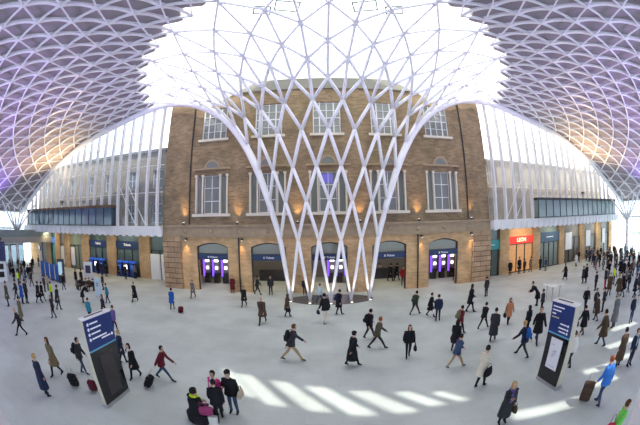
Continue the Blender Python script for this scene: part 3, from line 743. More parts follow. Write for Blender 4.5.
# navy totem at far left edge
nt = empty('display_totem', (-34.0, 13.6, 0), 1.15, 'navy and white display stand with two dark squares at the far left edge', 'display stand')
build('header', B(-1.3, 1.3, -.1, .25, 2.2, 4.3), mat('indigo_panel', (.018, .02, .10), .4), nt)
build('body', B(-1.3, 1.3, -.05, .2, 0, 2.2), M_PAPER, nt)
bm = bmesh.new(); box(bm, .1, .9, -.09, -.05, 1.35, 1.95); box(bm, .1, .9, -.09, -.05, .5, 1.1); build('dark_square', bm, M_BLACK, nt)
p = ground(89, 279.5)
bm0 = empty('poster_board', p, .35, 'white poster board with a dark portrait standing before the left shopfronts', 'poster board')
build('board', B(-.62, .62, -.04, .04, .15, 2.05), M_PAPER, bm0); build('foot', B(-.6, -.5, -.2, .2, 0, .16), M_DARK, bm0); build('foot', B(.5, .6, -.2, .2, 0, .16), M_DARK, bm0)
build('picture', B(-.38, .38, -.05, -.04, .75, 1.65), mat('portrait_print', (.06, .05, .10), .5), bm0)
p = ground(62.5, 283)
dt = empty('screen_totem', p, .6, 'slim dark totem with a lit pale blue screen by the blue booths', 'screen totem')
build('body', B(-.45, .45, -.12, .12, 0, 2.6), M_DARK, dt); build('screen', B(-.34, .2, -.14, -.12, .9, 2.3), emat('pale_screen', (.5, .8, 1), .55), dt)
M_BOOTH = mat('booth_blue', (.015, .10, .42), .4)
for k, (px, py) in enumerate(((43.5, 276.5), (48, 278), (53, 280), (58, 281.5))):
    p = ground(px, py); b_ = empty('blue_booth', p, -.1, 'blue fabric booth panel in the far left corner, %s of four' % ['first', 'second', 'third', 'last'][k], 'booth', 'blue booths')
    build('panel', B(-.5, .5, -.05, .05, .1, 1.9), M_BOOTH, b_); build('foot', B(-.4, .4, -.2, .2, 0, .1), M_DARK, b_)
p = ground(99, 297)
bo = empty('pale_board', p, .2, 'pale blue free-standing board among people left of the totem', 'board')
build('panel', B(-.34, .34, -.05, .05, .1, 1.7), mat('pale_blue_panel', (.50, .62, .70), .5), bo); build('foot', B(-.3, .3, -.2, .2, 0, .1), M_STEEL, bo)
bm = bmesh.new(); box(bm, -.14, .14, -.06, -.05, 1.2, 1.25); box(bm, -.14, .14, -.06, -.05, .98, 1.03); tube(bm, [(.12, -.055, 1.22), (-.12, -.055, 1.0)], .02, 4); build('mark', bm, M_NAVY, bo)
# round silver tables
for k, (px, py) in enumerate(((546, 299), (551.5, 301), (558.5, 299))):
    p = ground(px, py); t = empty('round_table', p, 0, 'round white topped steel table behind the right totem, %s of three' % ['left', 'middle', 'right'][k], 'table', 'round steel tables')
    bm = bmesh.new(); hloft(bm, [(0, 0, 1.1, .30, .30), (0, 0, 1.13, .36, .36), (0, 0, 1.2, .32, .32)], 20); build('table_top', bm, mat('table_white', (.85, .85, .82), .2), t)
    bm = bmesh.new(); tube(bm, [(0, 0, 0.03), (0, 0, 1.1)], .045, 8); build('pole', bm, M_STEEL, t)
    bm = bmesh.new(); hloft(bm, [(0, 0, 0, .28, .28), (0, 0, .03, .26, .26)], 16); build('base', bm, M_STEEL, t)
# bench far left
p = ground(86, 290); be = empty('bench', p, .3, 'dark metal bench in front of the white poster board', 'bench')
build('seat', B(-1.3, 1.3, -.25, .25, .4, .47), M_DARK, be); build('backrest', B(-1.3, 1.3, .2, .26, .47, .85), M_DARK, be)
for x in (-1.1, 1.1): build('leg', B(x - .04, x + .04, -.22, .22, 0, .4), M_DARK, be)

# ------------------------------------------------------------------ people
# skeleton: figure faces +Y, z up, 1.74 m tall
def skel(pose):
    P_ = {}
    lean = {'walk': .04, 'stride': .09, 'stand': 0, 'phone': .03, 'step': .05, 'lean': .30, 'sit': .03, 'bag': .04}[pose]
    pz = {'stride': .88, 'walk': .915, 'sit': .47}.get(pose, .93)
    P_['pelvis'] = Vector((0, 0, pz)); P_['waist'] = Vector((0, lean * .35, pz + .17)); P_['chest'] = Vector((0, lean, pz + .38)); P_['neck'] = Vector((0, lean * 1.4, pz + .55)); P_['head0'] = Vector((0, lean * 1.5 + .01, pz + .63)); P_['head1'] = Vector((0, lean * 1.6 + .025, pz + .74))
    sw = {'walk': .34, 'stride': .50, 'step': .20, 'bag': .28}.get(pose, 0)
    for sd, sg in (('L', -1), ('R', 1)):
        hip = Vector((sg * .09, 0, pz - .05)); f = sw * sg     # R leg forward
        if pose == 'sit':
            k = hip + Vector((sg * .03, .42, .0)); an = k + Vector((0, .04, -.38)); an.z = .08
        elif pose in ('stand', 'phone', 'lean'):
            k = Vector((sg * .10, .02, .49)); an = Vector((sg * .115, -.02, .08))
        else:
            bend = .10 if f < 0 else .03
            an = Vector((sg * .08, f * .86, .08 + (.09 if f < 0 and pose in ('walk', 'stride') else 0)))
            k = (hip + an) / 2 + Vector((0, bend, .015))
        P_['hip' + sd], P_['knee' + sd], P_['ank' + sd] = hip, k, an
        P_['toe' + sd] = an + Vector((sg * .015, .17, -.045 if an.z < .1 else -.12))
        P_['heel' + sd] = an + Vector((0, -.05, -.04))
        sh = P_['neck'] + Vector((sg * .175, -.01, -.055)); a = -sw * sg * .75
        if pose == 'phone' and sg > 0: el = sh + Vector((.05, .05, -.27)); wr = el + Vector((-.08, .21, .12))
        elif pose == 'sit' or pose == 'lean': el = sh + Vector((sg * .04, .08, -.26)); wr = el + Vector((-sg * .08, .2, -.08))
        elif pose == 'bag' and sg > 0: el = sh + Vector((.07, -.03, -.27)); wr = el + Vector((-.02, .17, -.09))
        else: el = sh + Vector((sg * .06, a * .45 - .02, -.275)); wr = el + Vector((sg * .01, a * .55 + .07, -.235))
        P_['sh' + sd], P_['el' + sd], P_['wr' + sd] = sh, el, wr
        P_['hand' + sd] = wr + (wr - el).normalized() * .07
    return P_
BONES = [('pelvis', 'waist'), ('waist', 'chest'), ('chest', 'neck'), ('neck', 'head0'), ('head0', 'head1')] + [b for s in 'LR' for b in (('pelvis', 'hip' + s), ('hip' + s, 'knee' + s), ('knee' + s, 'ank' + s), ('ank' + s, 'toe' + s), ('ank' + s, 'heel' + s), ('chest', 'sh' + s), ('sh' + s, 'el' + s), ('el' + s, 'wr' + s), ('wr' + s, 'hand' + s))]
SR = {'pelvis': (.15, .115), 'waist': (.135, .10), 'chest': (.15, .115), 'neck': (.055, .055), 'head0': (.066, .075), 'head1': (.078, .095), 'hip': (.098, .10), 'knee': (.068, .07), 'ank': (.046, .048), 'toe': (.038, .026), 'heel': (.034, .034), 'sh': (.062, .062), 'el': (.044, .044), 'wr': (.028, .028), 'hand': (.036, .02)}
_body = {}
def seg_dist(p, a, b):
    d = b - a; t = max(0, min(1, (p - a).dot(d) / max(d.length_squared, 1e-9))); return (p - a - d * t).length
def body_mesh(pose):
    if pose in _body: return _body[pose]
    S = skel(pose); names = list(S); idx = {n: i for i, n in enumerate(names)}
    me = bpy.data.meshes.new('person'); me.from_pydata([S[n] for n in names], [(idx[a], idx[b]) for a, b in BONES], []); me.update()
    o = bpy.data.objects.new('tmp', me); C.objects.link(o)
    sk = o.modifiers.new('s', 'SKIN'); 
    if not me.skin_vertices:
        bpy.context.view_layer.objects.active = o; bpy.ops.object.select_all(action='DESELECT')
    sk.use_smooth_shade = True; sk.branch_smoothing = .3
    sv = me.skin_vertices[0].data if me.skin_vertices else None
    if sv is None:
        bm_ = bmesh.new(); bm_.from_mesh(me); bm_.verts.layers.skin.verify(); bm_.to_mesh(me); bm_.free(); sv = me.skin_vertices[0].data
    for n in names:
        r = SR[n] if n in SR else SR[n.rstrip('LR')]; sv[idx[n]].radius = r
        sv[idx[n]].use_root = (n == 'pelvis')
    sb = o.modifiers.new('u', 'SUBSURF'); sb.levels = 1; sb.render_levels = 1
    dg = bpy.context.evaluated_depsgraph_get(); dg.update(); ev = bpy.data.meshes.new_from_object(o.evaluated_get(dg))
    bpy.data.objects.remove(o)
    bm_ = bmesh.new(); bm_.from_mesh(ev)
    segs_ = [(S[a], S[b], a + '|' + b) for a, b in BONES]
    for f in bm_.faces:
        c = f.calc_center_median(); bst = min(segs_, key=lambda s: seg_dist(c, s[0], s[1]))[2]
        if 'toe' in bst or 'heel' in bst: mi = 2
        elif 'knee' in bst or 'hip' in bst or bst.startswith('pelvis|hip'): mi = 1
        elif 'head' in bst or 'hand' in bst: mi = 0
        else: mi = 3
        if c.z < S['pelvis'].z + .04 and mi == 3: mi = 1
        f.material_index = mi; f.smooth = True
    # head: cranium, face, ears; hands: palm, thumb and four fingers
    hc = S['head1'] + Vector((0, .0, .0)); 
    ball(bm_, hc + Vector((0, -.008, .022)), .098, 0, 2, (.82, 1.0, 1.14)); ball(bm_, hc + Vector((0, .035, -.065)), .055, 0, 2, (.9, .95, .85))
    ball(bm_, hc + Vector((0, .098, -.012)), .017, 0, 1, (.8, 1.1, 1.5))
    for sg in (-1, 1):
        ball(bm_, hc + Vector((sg * .032, .083, .018)), .011, 4, 1); ball(bm_, hc + Vector((sg * .082, .0, .0)), .022, 0, 1, (.4, .8, 1.3))
    ball(bm_, hc + Vector((0, .084, -.055)), .014, 5, 1, (1.6, .6, .5))
    for sd, sg in (('L', -1), ('R', 1)):
        w, h = S['wr' + sd], S['hand' + sd]; d = (h - w).normalized(); sx, sy = frame_axes(d)
        inward = Vector((-sg, 0, 0)); fw = (Vector((0, 1, .1)) - d * d.y).normalized()
        base = w + d * .085
        for q, ln in enumerate((.075, .085, .08, .062)):
            b0 = base + fw * (.027 - .018 * q); b1 = b0 + d * ln * .5 + inward * .008; b2 = b0 + d * ln * .85 + inward * .028
            tube(bm_, [b0 - d * .02, b1, b2], [.0095, .009, .006], 5, mi=0)
        t0 = w + d * .035 + fw * .028; tube(bm_, [t0, t0 + fw * .025 + d * .025, t0 + fw * .03 + d * .06 + inward * .012], [.011, .010, .007], 5, mi=0)
    me2 = bpy.data.meshes.new('person'); bm_.to_mesh(me2); bm_.free()
    me2.polygons.foreach_set('use_smooth', [True] * len(me2.polygons))
    for m in (M_SKIN, M_DARK, M_DARK, M_DARK, M_EYE, M_LIP): me2.materials.append(m)
    _body[pose] = (me2, S); return _body[pose]
_cl = {}
def top_mesh(pose, kind):
    key = (pose, kind)
    if key in _cl: return _cl[key]
    S = body_mesh(pose)[1]; bm_ = bmesh.new(); pz = S['pelvis'].z; w, c, n = S['waist'], S['chest'], S['neck']
    hem = {'jacket': -.10, 'coat': -.36, 'long': -.55, 'vest': -.05, 'top': -.06}[kind]
    if pose == 'sit': hem = max(hem, -.12)
    fat = {'jacket': 1.18, 'coat': 1.2, 'long': 1.24, 'vest': 1.16, 'top': 1.0}[kind]
    st = {'stride': .10, 'walk': .06}.get(pose, .02) if hem < -.2 else 0
    rings = [(0, 0, pz + hem, .205 * fat + st * .3, .15 * fat + st + (.03 if hem < -.2 else 0)), (0, 0, pz + hem + .03, .205 * fat + st * .3, .15 * fat + st + (.03 if hem < -.2 else 0))]
    if hem < -.2: rings.append((0, 0, pz - .1, .198 * fat, .155 * fat + st * .4))
    rings += [(0, 0, pz + .02, .188 * fat, .145 * fat), (w.x, w.y, w.z, .168 * fat, .125 * fat), (0, (w.y + c.y) / 2, (w.z + c.z) / 2, .182 * fat, .132 * fat), (c.x, c.y, c.z + .02, .195 * fat, .138 * fat), (0, c.y + .02, n.z - .06, .185 * fat, .115 * fat), (0, n.y, n.z - .01, .115 * fat, .09 * fat), (0, n.y, n.z + .035, .068, .07)]
    hloft(bm_, rings, 16)
    if kind != 'vest':
        for sd in 'LR':
            a, e, h = S['sh' + sd], S['el' + sd], S['wr' + sd]
            tube(bm_, [a + Vector((-a.x * .25, 0, .02)), a, a.lerp(e, .5), e, e.lerp(h, .55), h], [.058, .072 * fat, .064 * fat, .056 * fat, .05 * fat, .043 * fat], 10)
    me = bpy.data.meshes.new('jacket'); bm_.normal_update(); bm_.to_mesh(me); bm_.free(); me.polygons.foreach_set('use_smooth', [True] * len(me.polygons)); me.materials.append(M_DARK)
    _cl[key] = me; return me
_hr = {}
def hair_mesh(pose, kind):
    key = (pose, kind)
    if key in _hr: return _hr[key]
    S = body_mesh(pose)[1]; hc = S['head1']; bm_ = bmesh.new()
    g = bmesh.ops.create_icosphere(bm_, subdivisions=3, radius=1)
    for v in g['verts']: v.co = Vector((v.co.x * .094, v.co.y * .112, v.co.z * .125)) + hc + Vector((0, -.014, .026))
    kill = [v for v in bm_.verts if (v.co.y > hc.y + .045 and v.co.z < hc.z + .075) or v.co.z < hc.z - .06]
    bmesh.ops.delete(bm_, geom=kill, context='VERTS')
    if kind == 'long':
        hloft(bm_, [(0, hc.y - .075, hc.z - .24, .075, .022), (0, hc.y - .075, hc.z - .12, .092, .045), (0, hc.y - .05, hc.z + .0, .096, .06), (0, hc.y - .03, hc.z + .08, .08, .06)], 12)
        for s in (-1, 1): tube(bm_, [hc + Vector((s * .078, .02, .05)), hc + Vector((s * .09, .01, -.06)), hc + Vector((s * .085, .0, -.2))], [.02, .03, .012], 7)
    if kind == 'bun': ball(bm_, hc + Vector((0, -.12, .05)), .045, 0, 2)
    if kind == 'hat': hloft(bm_, [(0, hc.y - .01, hc.z + .055, .098, .115), (0, hc.y - .012, hc.z + .10, .104, .12), (0, hc.y - .02, hc.z + .145, .065, .08)], 14)
    if kind == 'hood': hloft(bm_, [(0, hc.y - .03, hc.z - .16, .10, .095), (0, hc.y - .05, hc.z - .06, .115, .09), (0, hc.y - .045, hc.z + .06, .11, .10), (0, hc.y - .03, hc.z + .14, .06, .06)], 12)
    me = bpy.data.meshes.new('hair'); bm_.to_mesh(me); bm_.free(); me.polygons.foreach_set('use_smooth', [True] * len(me.polygons)); me.materials.append(M_DARK)
    _hr[key] = me; return me
def recol(o, mats):
    for i, m in enumerate(mats):
        if m and i < len(o.material_slots): o.material_slots[i].link = 'OBJECT'; o.material_slots[i].material = m
COL = dict(black=(.014, .014, .017), charcoal=(.035, .035, .04), navy=(.02, .028, .06), denim=(.045, .07, .13), blue=(.02, .10, .38), bright=(.05, .20, .62), grey=(.16, .16, .17), lgrey=(.42, .43, .45), brown=(.085, .055, .035), tan=(.40, .28, .16), olive=(.09, .08, .05), khaki=(.17, .14, .08),
           beige=(.48, .40, .30), white=(.75, .74, .70), cream=(.70, .64, .52), red=(.42, .02, .03), maroon=(.13, .015, .025), pink=(.65, .05, .25), purple=(.13, .09, .25), teal=(.03, .22, .30), orange=(.55, .24, .12), green=(.18, .62, .10), lime=(.60, .85, .03), paleblue=(.42, .55, .65), dgreen=(.04, .06, .04),
           blond=(.45, .30, .13), dhair=(.022, .015, .012), bhair=(.09, .045, .02), ghair=(.28, .27, .26), redhair=(.28, .09, .03), skin=(.62, .38, .27), skin2=(.25, .13, .08))
def col(n): return cloth(COL[n])
def person(fx, fy, hh, yaw, pose, kind, top, legs, hair, hcol, label, group=None, pos=None, shoe='black', face=None):
    me, S = body_mesh(pose); p = pos or ground(fx, fy)
    o = bpy.data.objects.new('person', me); C.objects.link(o); s = hh / 1.76
    o.location = p; o.rotation_euler = (0, 0, math.radians(yaw)); o.scale = (s, s, s)
    recol(o, [M_SKIN if face is None else col(face), col(legs), col(shoe), col(top)])
    tag(o, label, 'person', group)
    if kind:
        c = bpy.data.objects.new('coat' if kind in ('coat', 'long') else ('tabard' if kind == 'vest' else 'jacket'), top_mesh(pose, kind)); link(c, o); recol(c, [col(top)])
    if hair != 'bald':
        h = bpy.data.objects.new('hat' if hair == 'hat' else ('hood' if hair == 'hood' else 'hair'), hair_mesh(pose, hair if hair in ('long', 'bun', 'hat', 'hood') else 'short')); link(h, o); recol(h, [col(hcol)])
    return o
def hand_pt(o, pose, side='R', dz=0.0, dy=0.0, dx=0.0):
    S = _body[pose][1]; v = S['hand' + side] + Vector((dx, dy, dz)); return o.matrix_basis @ v
# bag builders (things of their own)
def handbag(o, pose, side, c, label, size=1.0, drop=.30, out=.05):
    p = hand_pt(o, pose, side, 0, 0, out if side == 'R' else -out); 
    p.z = max(p.z - (drop - .12), .16 * size + .02 + .0)
    b = empty('handbag', p, o.rotation_euler.z, label, 'bag'); s = size
    bm_ = bmesh.new(); hloft(bm_, [(0, 0, -.14 * s, .055 * s, .16 * s), (0, 0, -.10 * s, .08 * s, .185 * s), (0, 0, .03 * s, .07 * s, .17 * s), (0, 0, .12 * s, .025 * s, .14 * s)], 14); build('bag_body', bm_, col(c), b, True)
    bm_ = bmesh.new(); tube(bm_, [(0, -.1 * s, .10 * s), (0, -.08 * s, .2 * s), (0, 0, .25 * s), (0, .08 * s, .2 * s), (0, .1 * s, .10 * s)], .011, 5); build('strap', bm_, col('charcoal'), b)
    return b
def backpack(o, pose, c, label, size=1.0):
    S = _body[pose][1]; q = S['chest'] + Vector((0, -.235, .0)); p = o.matrix_basis @ q
    b = empty('backpack', p, o.rotation_euler.z, label, 'backpack'); s = size
    bm_ = bmesh.new(); hloft(bm_, [(0, -.02, -.25 * s, .13 * s, .07), (0, -.01, -.22 * s, .16 * s, .11), (0, 0, -.02, .165 * s, .12), (0, .02, .15 * s, .14 * s, .09), (0, .03, .21 * s, .08 * s, .05)], 14); build('bag_body', bm_, col(c), b, True)
    bm_ = bmesh.new(); box(bm_, -.10 * s, .10 * s, -.16, -.09, -.2 * s, -.03); build('pocket', bm_, col(c), b)
    for sx in (-.11, .11):
        bm_ = bmesh.new(); tube(bm_, [(sx, .07, .17 * s), (sx * 1.05, .2, .22), (sx * 1.1, .35, .12), (sx * 1.1, .33, -.04)], .016, 5); build('strap', bm_, col('charcoal'), b)
    return b
def suitcase(px, py, c, label, yaw=0, h=.62, w=.4, d=.24, tilt=.35, pos=None):
    p = pos or ground(px, py)
    b = empty('suitcase', p, math.radians(yaw), label, 'suitcase'); b.rotation_euler = (tilt, 0, math.radians(yaw))
    bm_ = bmesh.new(); box(bm_, -w / 2, w / 2, -d / 2, d / 2, .06, h); bmesh.ops.bevel(bm_, geom=bm_.edges[:], offset=.04, segments=2, affect='EDGES'); build('shell', bm_, col(c), b)
    bm_ = bmesh.new()
    for z in (.16, h * .5, h - .12): box(bm_, -w / 2 - .004, w / 2 + .004, -d / 2 - .006, d / 2 + .006, z, z + .02)
    build('trim_band', bm_, col('charcoal'), b)
    bm_ = bmesh.new(); tube(bm_, [(-.1, d * .3, h), (-.1, d * .3, h + .34), (.1, d * .3, h + .34), (.1, d * .3, h)], .012, 6); build('handle', bm_, M_STEEL, b)
    for x in (-w / 2 + .06, w / 2 - .06):
        bm_ = bmesh.new(); tube(bm_, [(x - .02, d * .3, .045), (x + .02, d * .3, .045)], .045, 10); build('wheel', bm_, M_DARK, b)
    return b
def hgt(hx, hy, fx, fy, lo=1.58, hi=1.9):
    return max(lo, min(hi, height_at(hx, hy, ground(fx, fy))))

# head px, foot px, yaw (0 away, 90 left, -90 right, 180 to viewer), pose, garment, colours, hair, label
PEOPLE = [
 (352.5, 332, 352, 366, -75, 'walk', 'long', 'black', 'black', 'hat', 'black', 'person in long black coat and dark hat walking alone in mid concourse', ('h', 'R', 'black', 'black handbag held by the person in long black coat mid concourse')),
 (292.5, 324, 292, 361, -80, 'stride', 'jacket', 'charcoal', 'tan', 'short', 'bhair', 'person in dark jacket and tan trousers striding right with backpack', ('b', 'black', 'large black backpack on the person in tan trousers')),
 (372, 309.5, 369, 339, -70, 'walk', 'jacket', 'black', 'charcoal', 'short', 'dhair', 'person in black with backpack, just behind the person in brown green jacket', ('b', 'black', 'black backpack on the person walking behind the brown green jacket')),
 (380, 317, 376.5, 349, -85, 'stride', 'jacket', 'olive', 'charcoal', 'short', 'redhair', 'person in olive brown jacket and grey trousers striding right', None),
 (410.6, 325, 407.5, 357, 170, 'step', 'jacket', 'black', 'black', 'long', 'bhair', 'person with long brown hair and black outfit facing the viewer', ('h', 'L', 'black', 'black bag beside the person with long brown hair')),
 (415.6, 291, 414.5, 315, -60, 'stride', 'jacket', 'dgreen', 'charcoal', 'short', 'dhair', 'person with dark green backpack striding right near the fifth doorway', ('b', 'dgreen', 'dark green backpack near the fifth doorway')),
 (432, 293, 430, 317, -120, 'walk', 'coat', 'black', 'black', 'short', 'dhair', 'person in black coat beside the person with a white bag', None),
 (439.4, 295, 437.5, 321, -10, 'stand', 'jacket', 'navy', 'navy', 'short', 'dhair', 'person in navy with white carrier bag standing beside a black coat', ('h', 'L', 'white', 'white carrier bag carried by the person in navy')),
 (473, 281.5, 469.5, 312, -110, 'bag', 'coat', 'black', 'black', 'long', 'dhair', 'person in black coat with white bag near the right corner pier', ('h', 'R', 'white', 'white bag held by the black coat near the right corner pier')),
 (464, 306, 459, 334, -80, 'walk', 'jacket', 'maroon', 'black', 'short', 'dhair', 'person in maroon jacket with tan backpack behind the blue jacket', ('b', 'khaki', 'tan backpack on the maroon jacket')),
 (461, 324, 454, 351, -40, 'walk', 'coat', 'black', 'black', 'long', 'dhair', 'person in black with burgundy bag just behind the blue jacket', ('h', 'L', 'maroon', 'burgundy shoulder bag behind the blue jacket')),
 (465, 335, 454.5, 368, -80, 'stride', 'jacket', 'denim', 'tan', 'bun', 'dhair', 'person in blue jacket and tan tights striding right', None),
 (485.6, 303, 482.5, 329, -70, 'stride', 'jacket', 'black', 'black', 'short', 'dhair', 'person all in black striding, left of the long dark coat', None),
 (497, 309, 492, 341, -50, 'step', 'long', 'charcoal', 'black', 'short', 'dhair', 'person in long charcoal coat walking behind the white coat', None),
 (487.5, 347, 479, 387, -70, 'step', 'coat', 'cream', 'black', 'short', 'dhair', 'person in cream white coat with large black bag', ('h', 'R', 'black', 'large black shoulder bag against the cream white coat')),
 (488, 277, 486, 296.5, 10, 'stand', 'jacket', 'charcoal', 'charcoal', 'short', 'dhair', 'dark clothed person standing near the right corner pier', None),
 (510.6, 300.5, 507.5, 324, 165, 'step', 'coat', 'orange', 'black', 'hood', 'brown', 'person in orange tan coat walking toward the viewer', ('h', 'R', 'black', 'black bag carried by the orange tan coat')),
 (542.5, 281.5, 536.5, 306, 60, 'lean', 'coat', 'black', 'black', 'short', 'dhair', 'person in black leaning beside the round steel tables', None),
 (545.5, 290, 541, 313, 30, 'stand', 'jacket', 'charcoal', 'black', 'short', 'bhair', 'person in charcoal jacket right in front of the round steel tables', None),
 (547, 301, 535.5, 343, 160, 'walk', 'coat', 'black', 'navy', 'short', 'bhair', 'person in dark coat and navy skirt left of the right totem', None),
 (530.6, 307, 526, 334, 10, 'stand', 'jacket', 'black', 'black', 'hood', 'black', 'hooded person in black behind the blue backpack', None),
 (530.6, 321, 521.5, 357, 15, 'stride', 'jacket', 'navy', 'charcoal', 'short', 'blond', 'blond haired person in navy with bright blue backpack', ('b', 'blue', 'bright blue backpack left of the right totem')),
 (513.8, 384, 501, 423, 175, 'phone', 'long', 'charcoal', 'black', 'long', 'blond', 'blond person in long dark coat and purple scarf looking down at a phone', ('h', 'L', 'brown', 'brown handbag on the blond person with purple scarf')),
 (592, 287.5, 584.5, 310, 140, 'walk', 'jacket', 'black', 'charcoal', 'bald', '', 'bald person in black jacket walking behind the right totem', None),
 (597, 294, 594, 313, 170, 'stand', 'jacket', 'charcoal', 'navy', 'short', 'dhair', 'person in charcoal beside the bald person in black', None),
 (603.7, 290, 602, 312, 20, 'stand', 'jacket', 'charcoal', 'black', 'short', 'dhair', 'person in dark jacket just ahead of the brown jackets on the right', None),
 (600.5, 298, 595.5, 321, 20, 'step', 'coat', 'brown', 'charcoal', 'short', 'dhair', 'person in brown coat in the group right of the totem', None),
 (589.5, 307.5, 581.5, 335, -20, 'walk', 'coat', 'black', 'brown', 'short', 'dhair', 'person in black coat right behind the right totem', ('h', 'L', 'brown', 'brown bag of the black coat behind the right totem')),
 (608.5, 310, 600, 346.5, 10, 'walk', 'coat', 'brown', 'denim', 'short', 'dhair', 'person in dark brown coat and jeans walking away right of the totem', None),
 (618, 293, 612.5, 328, 0, 'stand', 'long', 'grey', 'charcoal', 'short', 'ghair', 'person in long grey coat standing on the right', None),
 (636, 295, 630, 323, 160, 'stand', 'jacket', 'navy', 'denim', 'short', 'dhair', 'person in navy jacket and jeans near the right edge', None),
 (627.5, 270.5, 622, 297, 20, 'step', 'coat', 'black', 'charcoal', 'short', 'dhair', 'person in black coat ahead of the navy jacket at right', ('h', 'R', 'black', 'black bag swinging from the black coat at right')),
 (606, 267, 604.5, 289.5, 10, 'stand', 'jacket', 'charcoal', 'red', 'short', 'dhair', 'person in dark jacket and bright red trousers', None),
 (614.5, 269, 613.5, 284.5, 20, 'stand', 'vest', 'lime', 'charcoal', 'short', 'dhair', 'person in hi-vis lime vest beside the red trousers', None),
 (597.5, 277, 595, 291, 0, 'stand', 'jacket', 'charcoal', 'black', 'short', 'dhair', 'person in charcoal left of the red trousers', None),
 (568, 263.5, 565, 280, 20, 'walk', 'long', 'black', 'black', 'short', 'dhair', 'person in long black coat walking alone before the right shopfronts', None),
 (587.5, 264, 585.5, 283, 0, 'stand', 'coat', 'black', 'black', 'short', 'dhair', 'right one of two people in black standing close together on the right', None),
 (584, 268, 582.5, 283.5, 10, 'stand', 'coat', 'charcoal', 'black', 'short', 'dhair', 'left one of two people in black standing close together on the right', None),
 (577.5, 253.5, 576, 266.5, 0, 'step', 'coat', 'white', 'black', 'short', 'dhair', 'person in white coat before the right shopfronts', None),
 (595.6, 258, 595.4, 270, 180, 'step', 'jacket', 'grey', 'red', 'short', 'dhair', 'far person in red trousers before the crowd', None),
 (625.5, 328, 616.5, 367, -10, 'stand', 'long', 'brown', 'charcoal', 'short', 'dhair', 'tall person in long brown coat behind the bright blue shirt', None),
 (639, 329, 628, 366, 165, 'stand', 'jacket', 'navy', 'navy', 'short', 'bhair', 'person in dark suit and light shirt at the right edge', None),
 (613.5, 357.5, 597, 404.5, -10, 'step', 'jacket', 'bright', 'denim', 'short', 'redhair', 'person in bright blue jumper and jeans with brown suitcase', None),
 (512, 258.5, 510, 273, 150, 'stand', 'coat', 'black', 'black', 'short', 'ghair', 'person in black outside the red signed shop, leftmost of the four', None),
 (520, 252.5, 519, 273, 180, 'stand', 'coat', 'black', 'black', 'short', 'dhair', 'tallest person in black outside the red signed shop', None),
 (524, 256.5, 524.5, 268, 0, 'stand', 'jacket', 'charcoal', 'black', 'short', 'dhair', 'person in charcoal in the doorway of the red signed shop', None),
 (529, 257, 530, 272, -90, 'step', 'jacket', 'grey', 'denim', 'short', 'dhair', 'person in grey jacket and jeans right of the red signed shop', None),
 (540, 257, 540, 269, 0, 'stand', 'jacket', 'black', 'black', 'short', 'dhair', 'person in black in front of the slate blue signed shop', None),
 (546, 258.5, 545.3, 271, 0, 'stand', 'jacket', 'denim', 'grey', 'short', 'bhair', 'person in blue top in front of the slate blue signed shop', None),
 (575.5, 337, 568.5, 367, 0, 'step', 'jacket', 'white', 'charcoal', 'short', 'bhair', 'person in white partly hidden behind the right totem', None),
 (243, 286, 244.5, 306.5, 170, 'walk', 'coat', 'black', 'black', 'short', 'redhair', 'person in black coat near the pier left of the second doorway', None),
 (258.7, 276, 257.5, 295, -80, 'walk', 'jacket', 'charcoal', 'charcoal', 'short', 'dhair', 'left person of two in front of the second doorway', None),
 (270.3, 276, 271, 295, 180, 'stand', 'jacket', 'charcoal', 'charcoal', 'short', 'dhair', 'right person of two in front of the second doorway', None),
 (233.8, 276, 233, 293, 180, 'stand', 'long', 'maroon', 'maroon', 'short', 'dhair', 'person in dark maroon beside the pier between first and second doorway', None),
 (262, 296, 263, 323.5, 175, 'stride', 'coat', 'brown', 'brown', 'bald', '', 'bald person in brown coat walking toward the viewer', None),
 (286, 296, 287.5, 317, -60, 'step', 'coat', 'brown', 'charcoal', 'hood', 'brown', 'person in brown hooded coat at the left foot of the lattice funnel', ('h', 'R', 'black', 'black bag swinging at the left foot of the lattice funnel')),
 (319, 287.5, 319.5, 303.5, -60, 'walk', 'jacket', 'paleblue', 'denim', 'short', 'bhair', 'person in pale blue jacket behind the feet of the lattice funnel', None),
 (325.5, 292.5, 325.5, 323.5, 30, 'step', 'jacket', 'black', 'cream', 'short', 'dhair', 'person in black jacket and cream trousers before the lattice funnel', ('h', 'L', 'navy', 'dark navy bag of the person in cream trousers')),
 (339.5, 290, 338.8, 314.5, -60, 'step', 'coat', 'black', 'black', 'short', 'bhair', 'person in black coat before the middle of the lattice funnel', ('b', 'navy', 'navy backpack of the black coat before the lattice funnel')),
 (305, 281.5, 305, 295.5, 0, 'stand', 'jacket', 'charcoal', 'charcoal', 'short', 'dhair', 'distant dark person seen between the left legs of the funnel', None),
 (134.4, 282, 135.5, 301.5, 170, 'walk', 'long', 'black', 'black', 'short', 'dhair', 'person in long black coat alone in front of the left wing', ('h', 'R', 'black', 'black bag of the long black coat in front of the left wing')),
 (171, 290.5, 172.5, 309.5, 0, 'step', 'coat', 'blue', 'charcoal', 'short', 'dhair', 'person in vivid blue jacket with small suitcase near the left corner pier', ('h', 'L', 'black', 'black bag of the vivid blue jacket')),
 (192, 280, 193.5, 298, 170, 'walk', 'coat', 'grey', 'charcoal', 'short', 'bhair', 'person in grey coat at the foot of the left corner pier', ('h', 'R', 'black', 'black bag of the grey coat by the left corner pier')),
 (77, 338, 84.5, 374, -60, 'step', 'jacket', 'charcoal', 'denim', 'short', 'dhair', 'person in dark clothes with backpack left of the tall totem', ('b', 'black', 'black backpack left of the tall totem')),
 (122, 331.5, 123.5, 363, -30, 'step', 'coat', 'navy', 'black', 'short', 'blond', 'blond person in navy coat just right of the tall totem', None),
 (130, 345, 137, 378, 175, 'walk', 'coat', 'black', 'black', 'long', 'dhair', 'person in black coat with white scarf right of the tall totem', None),
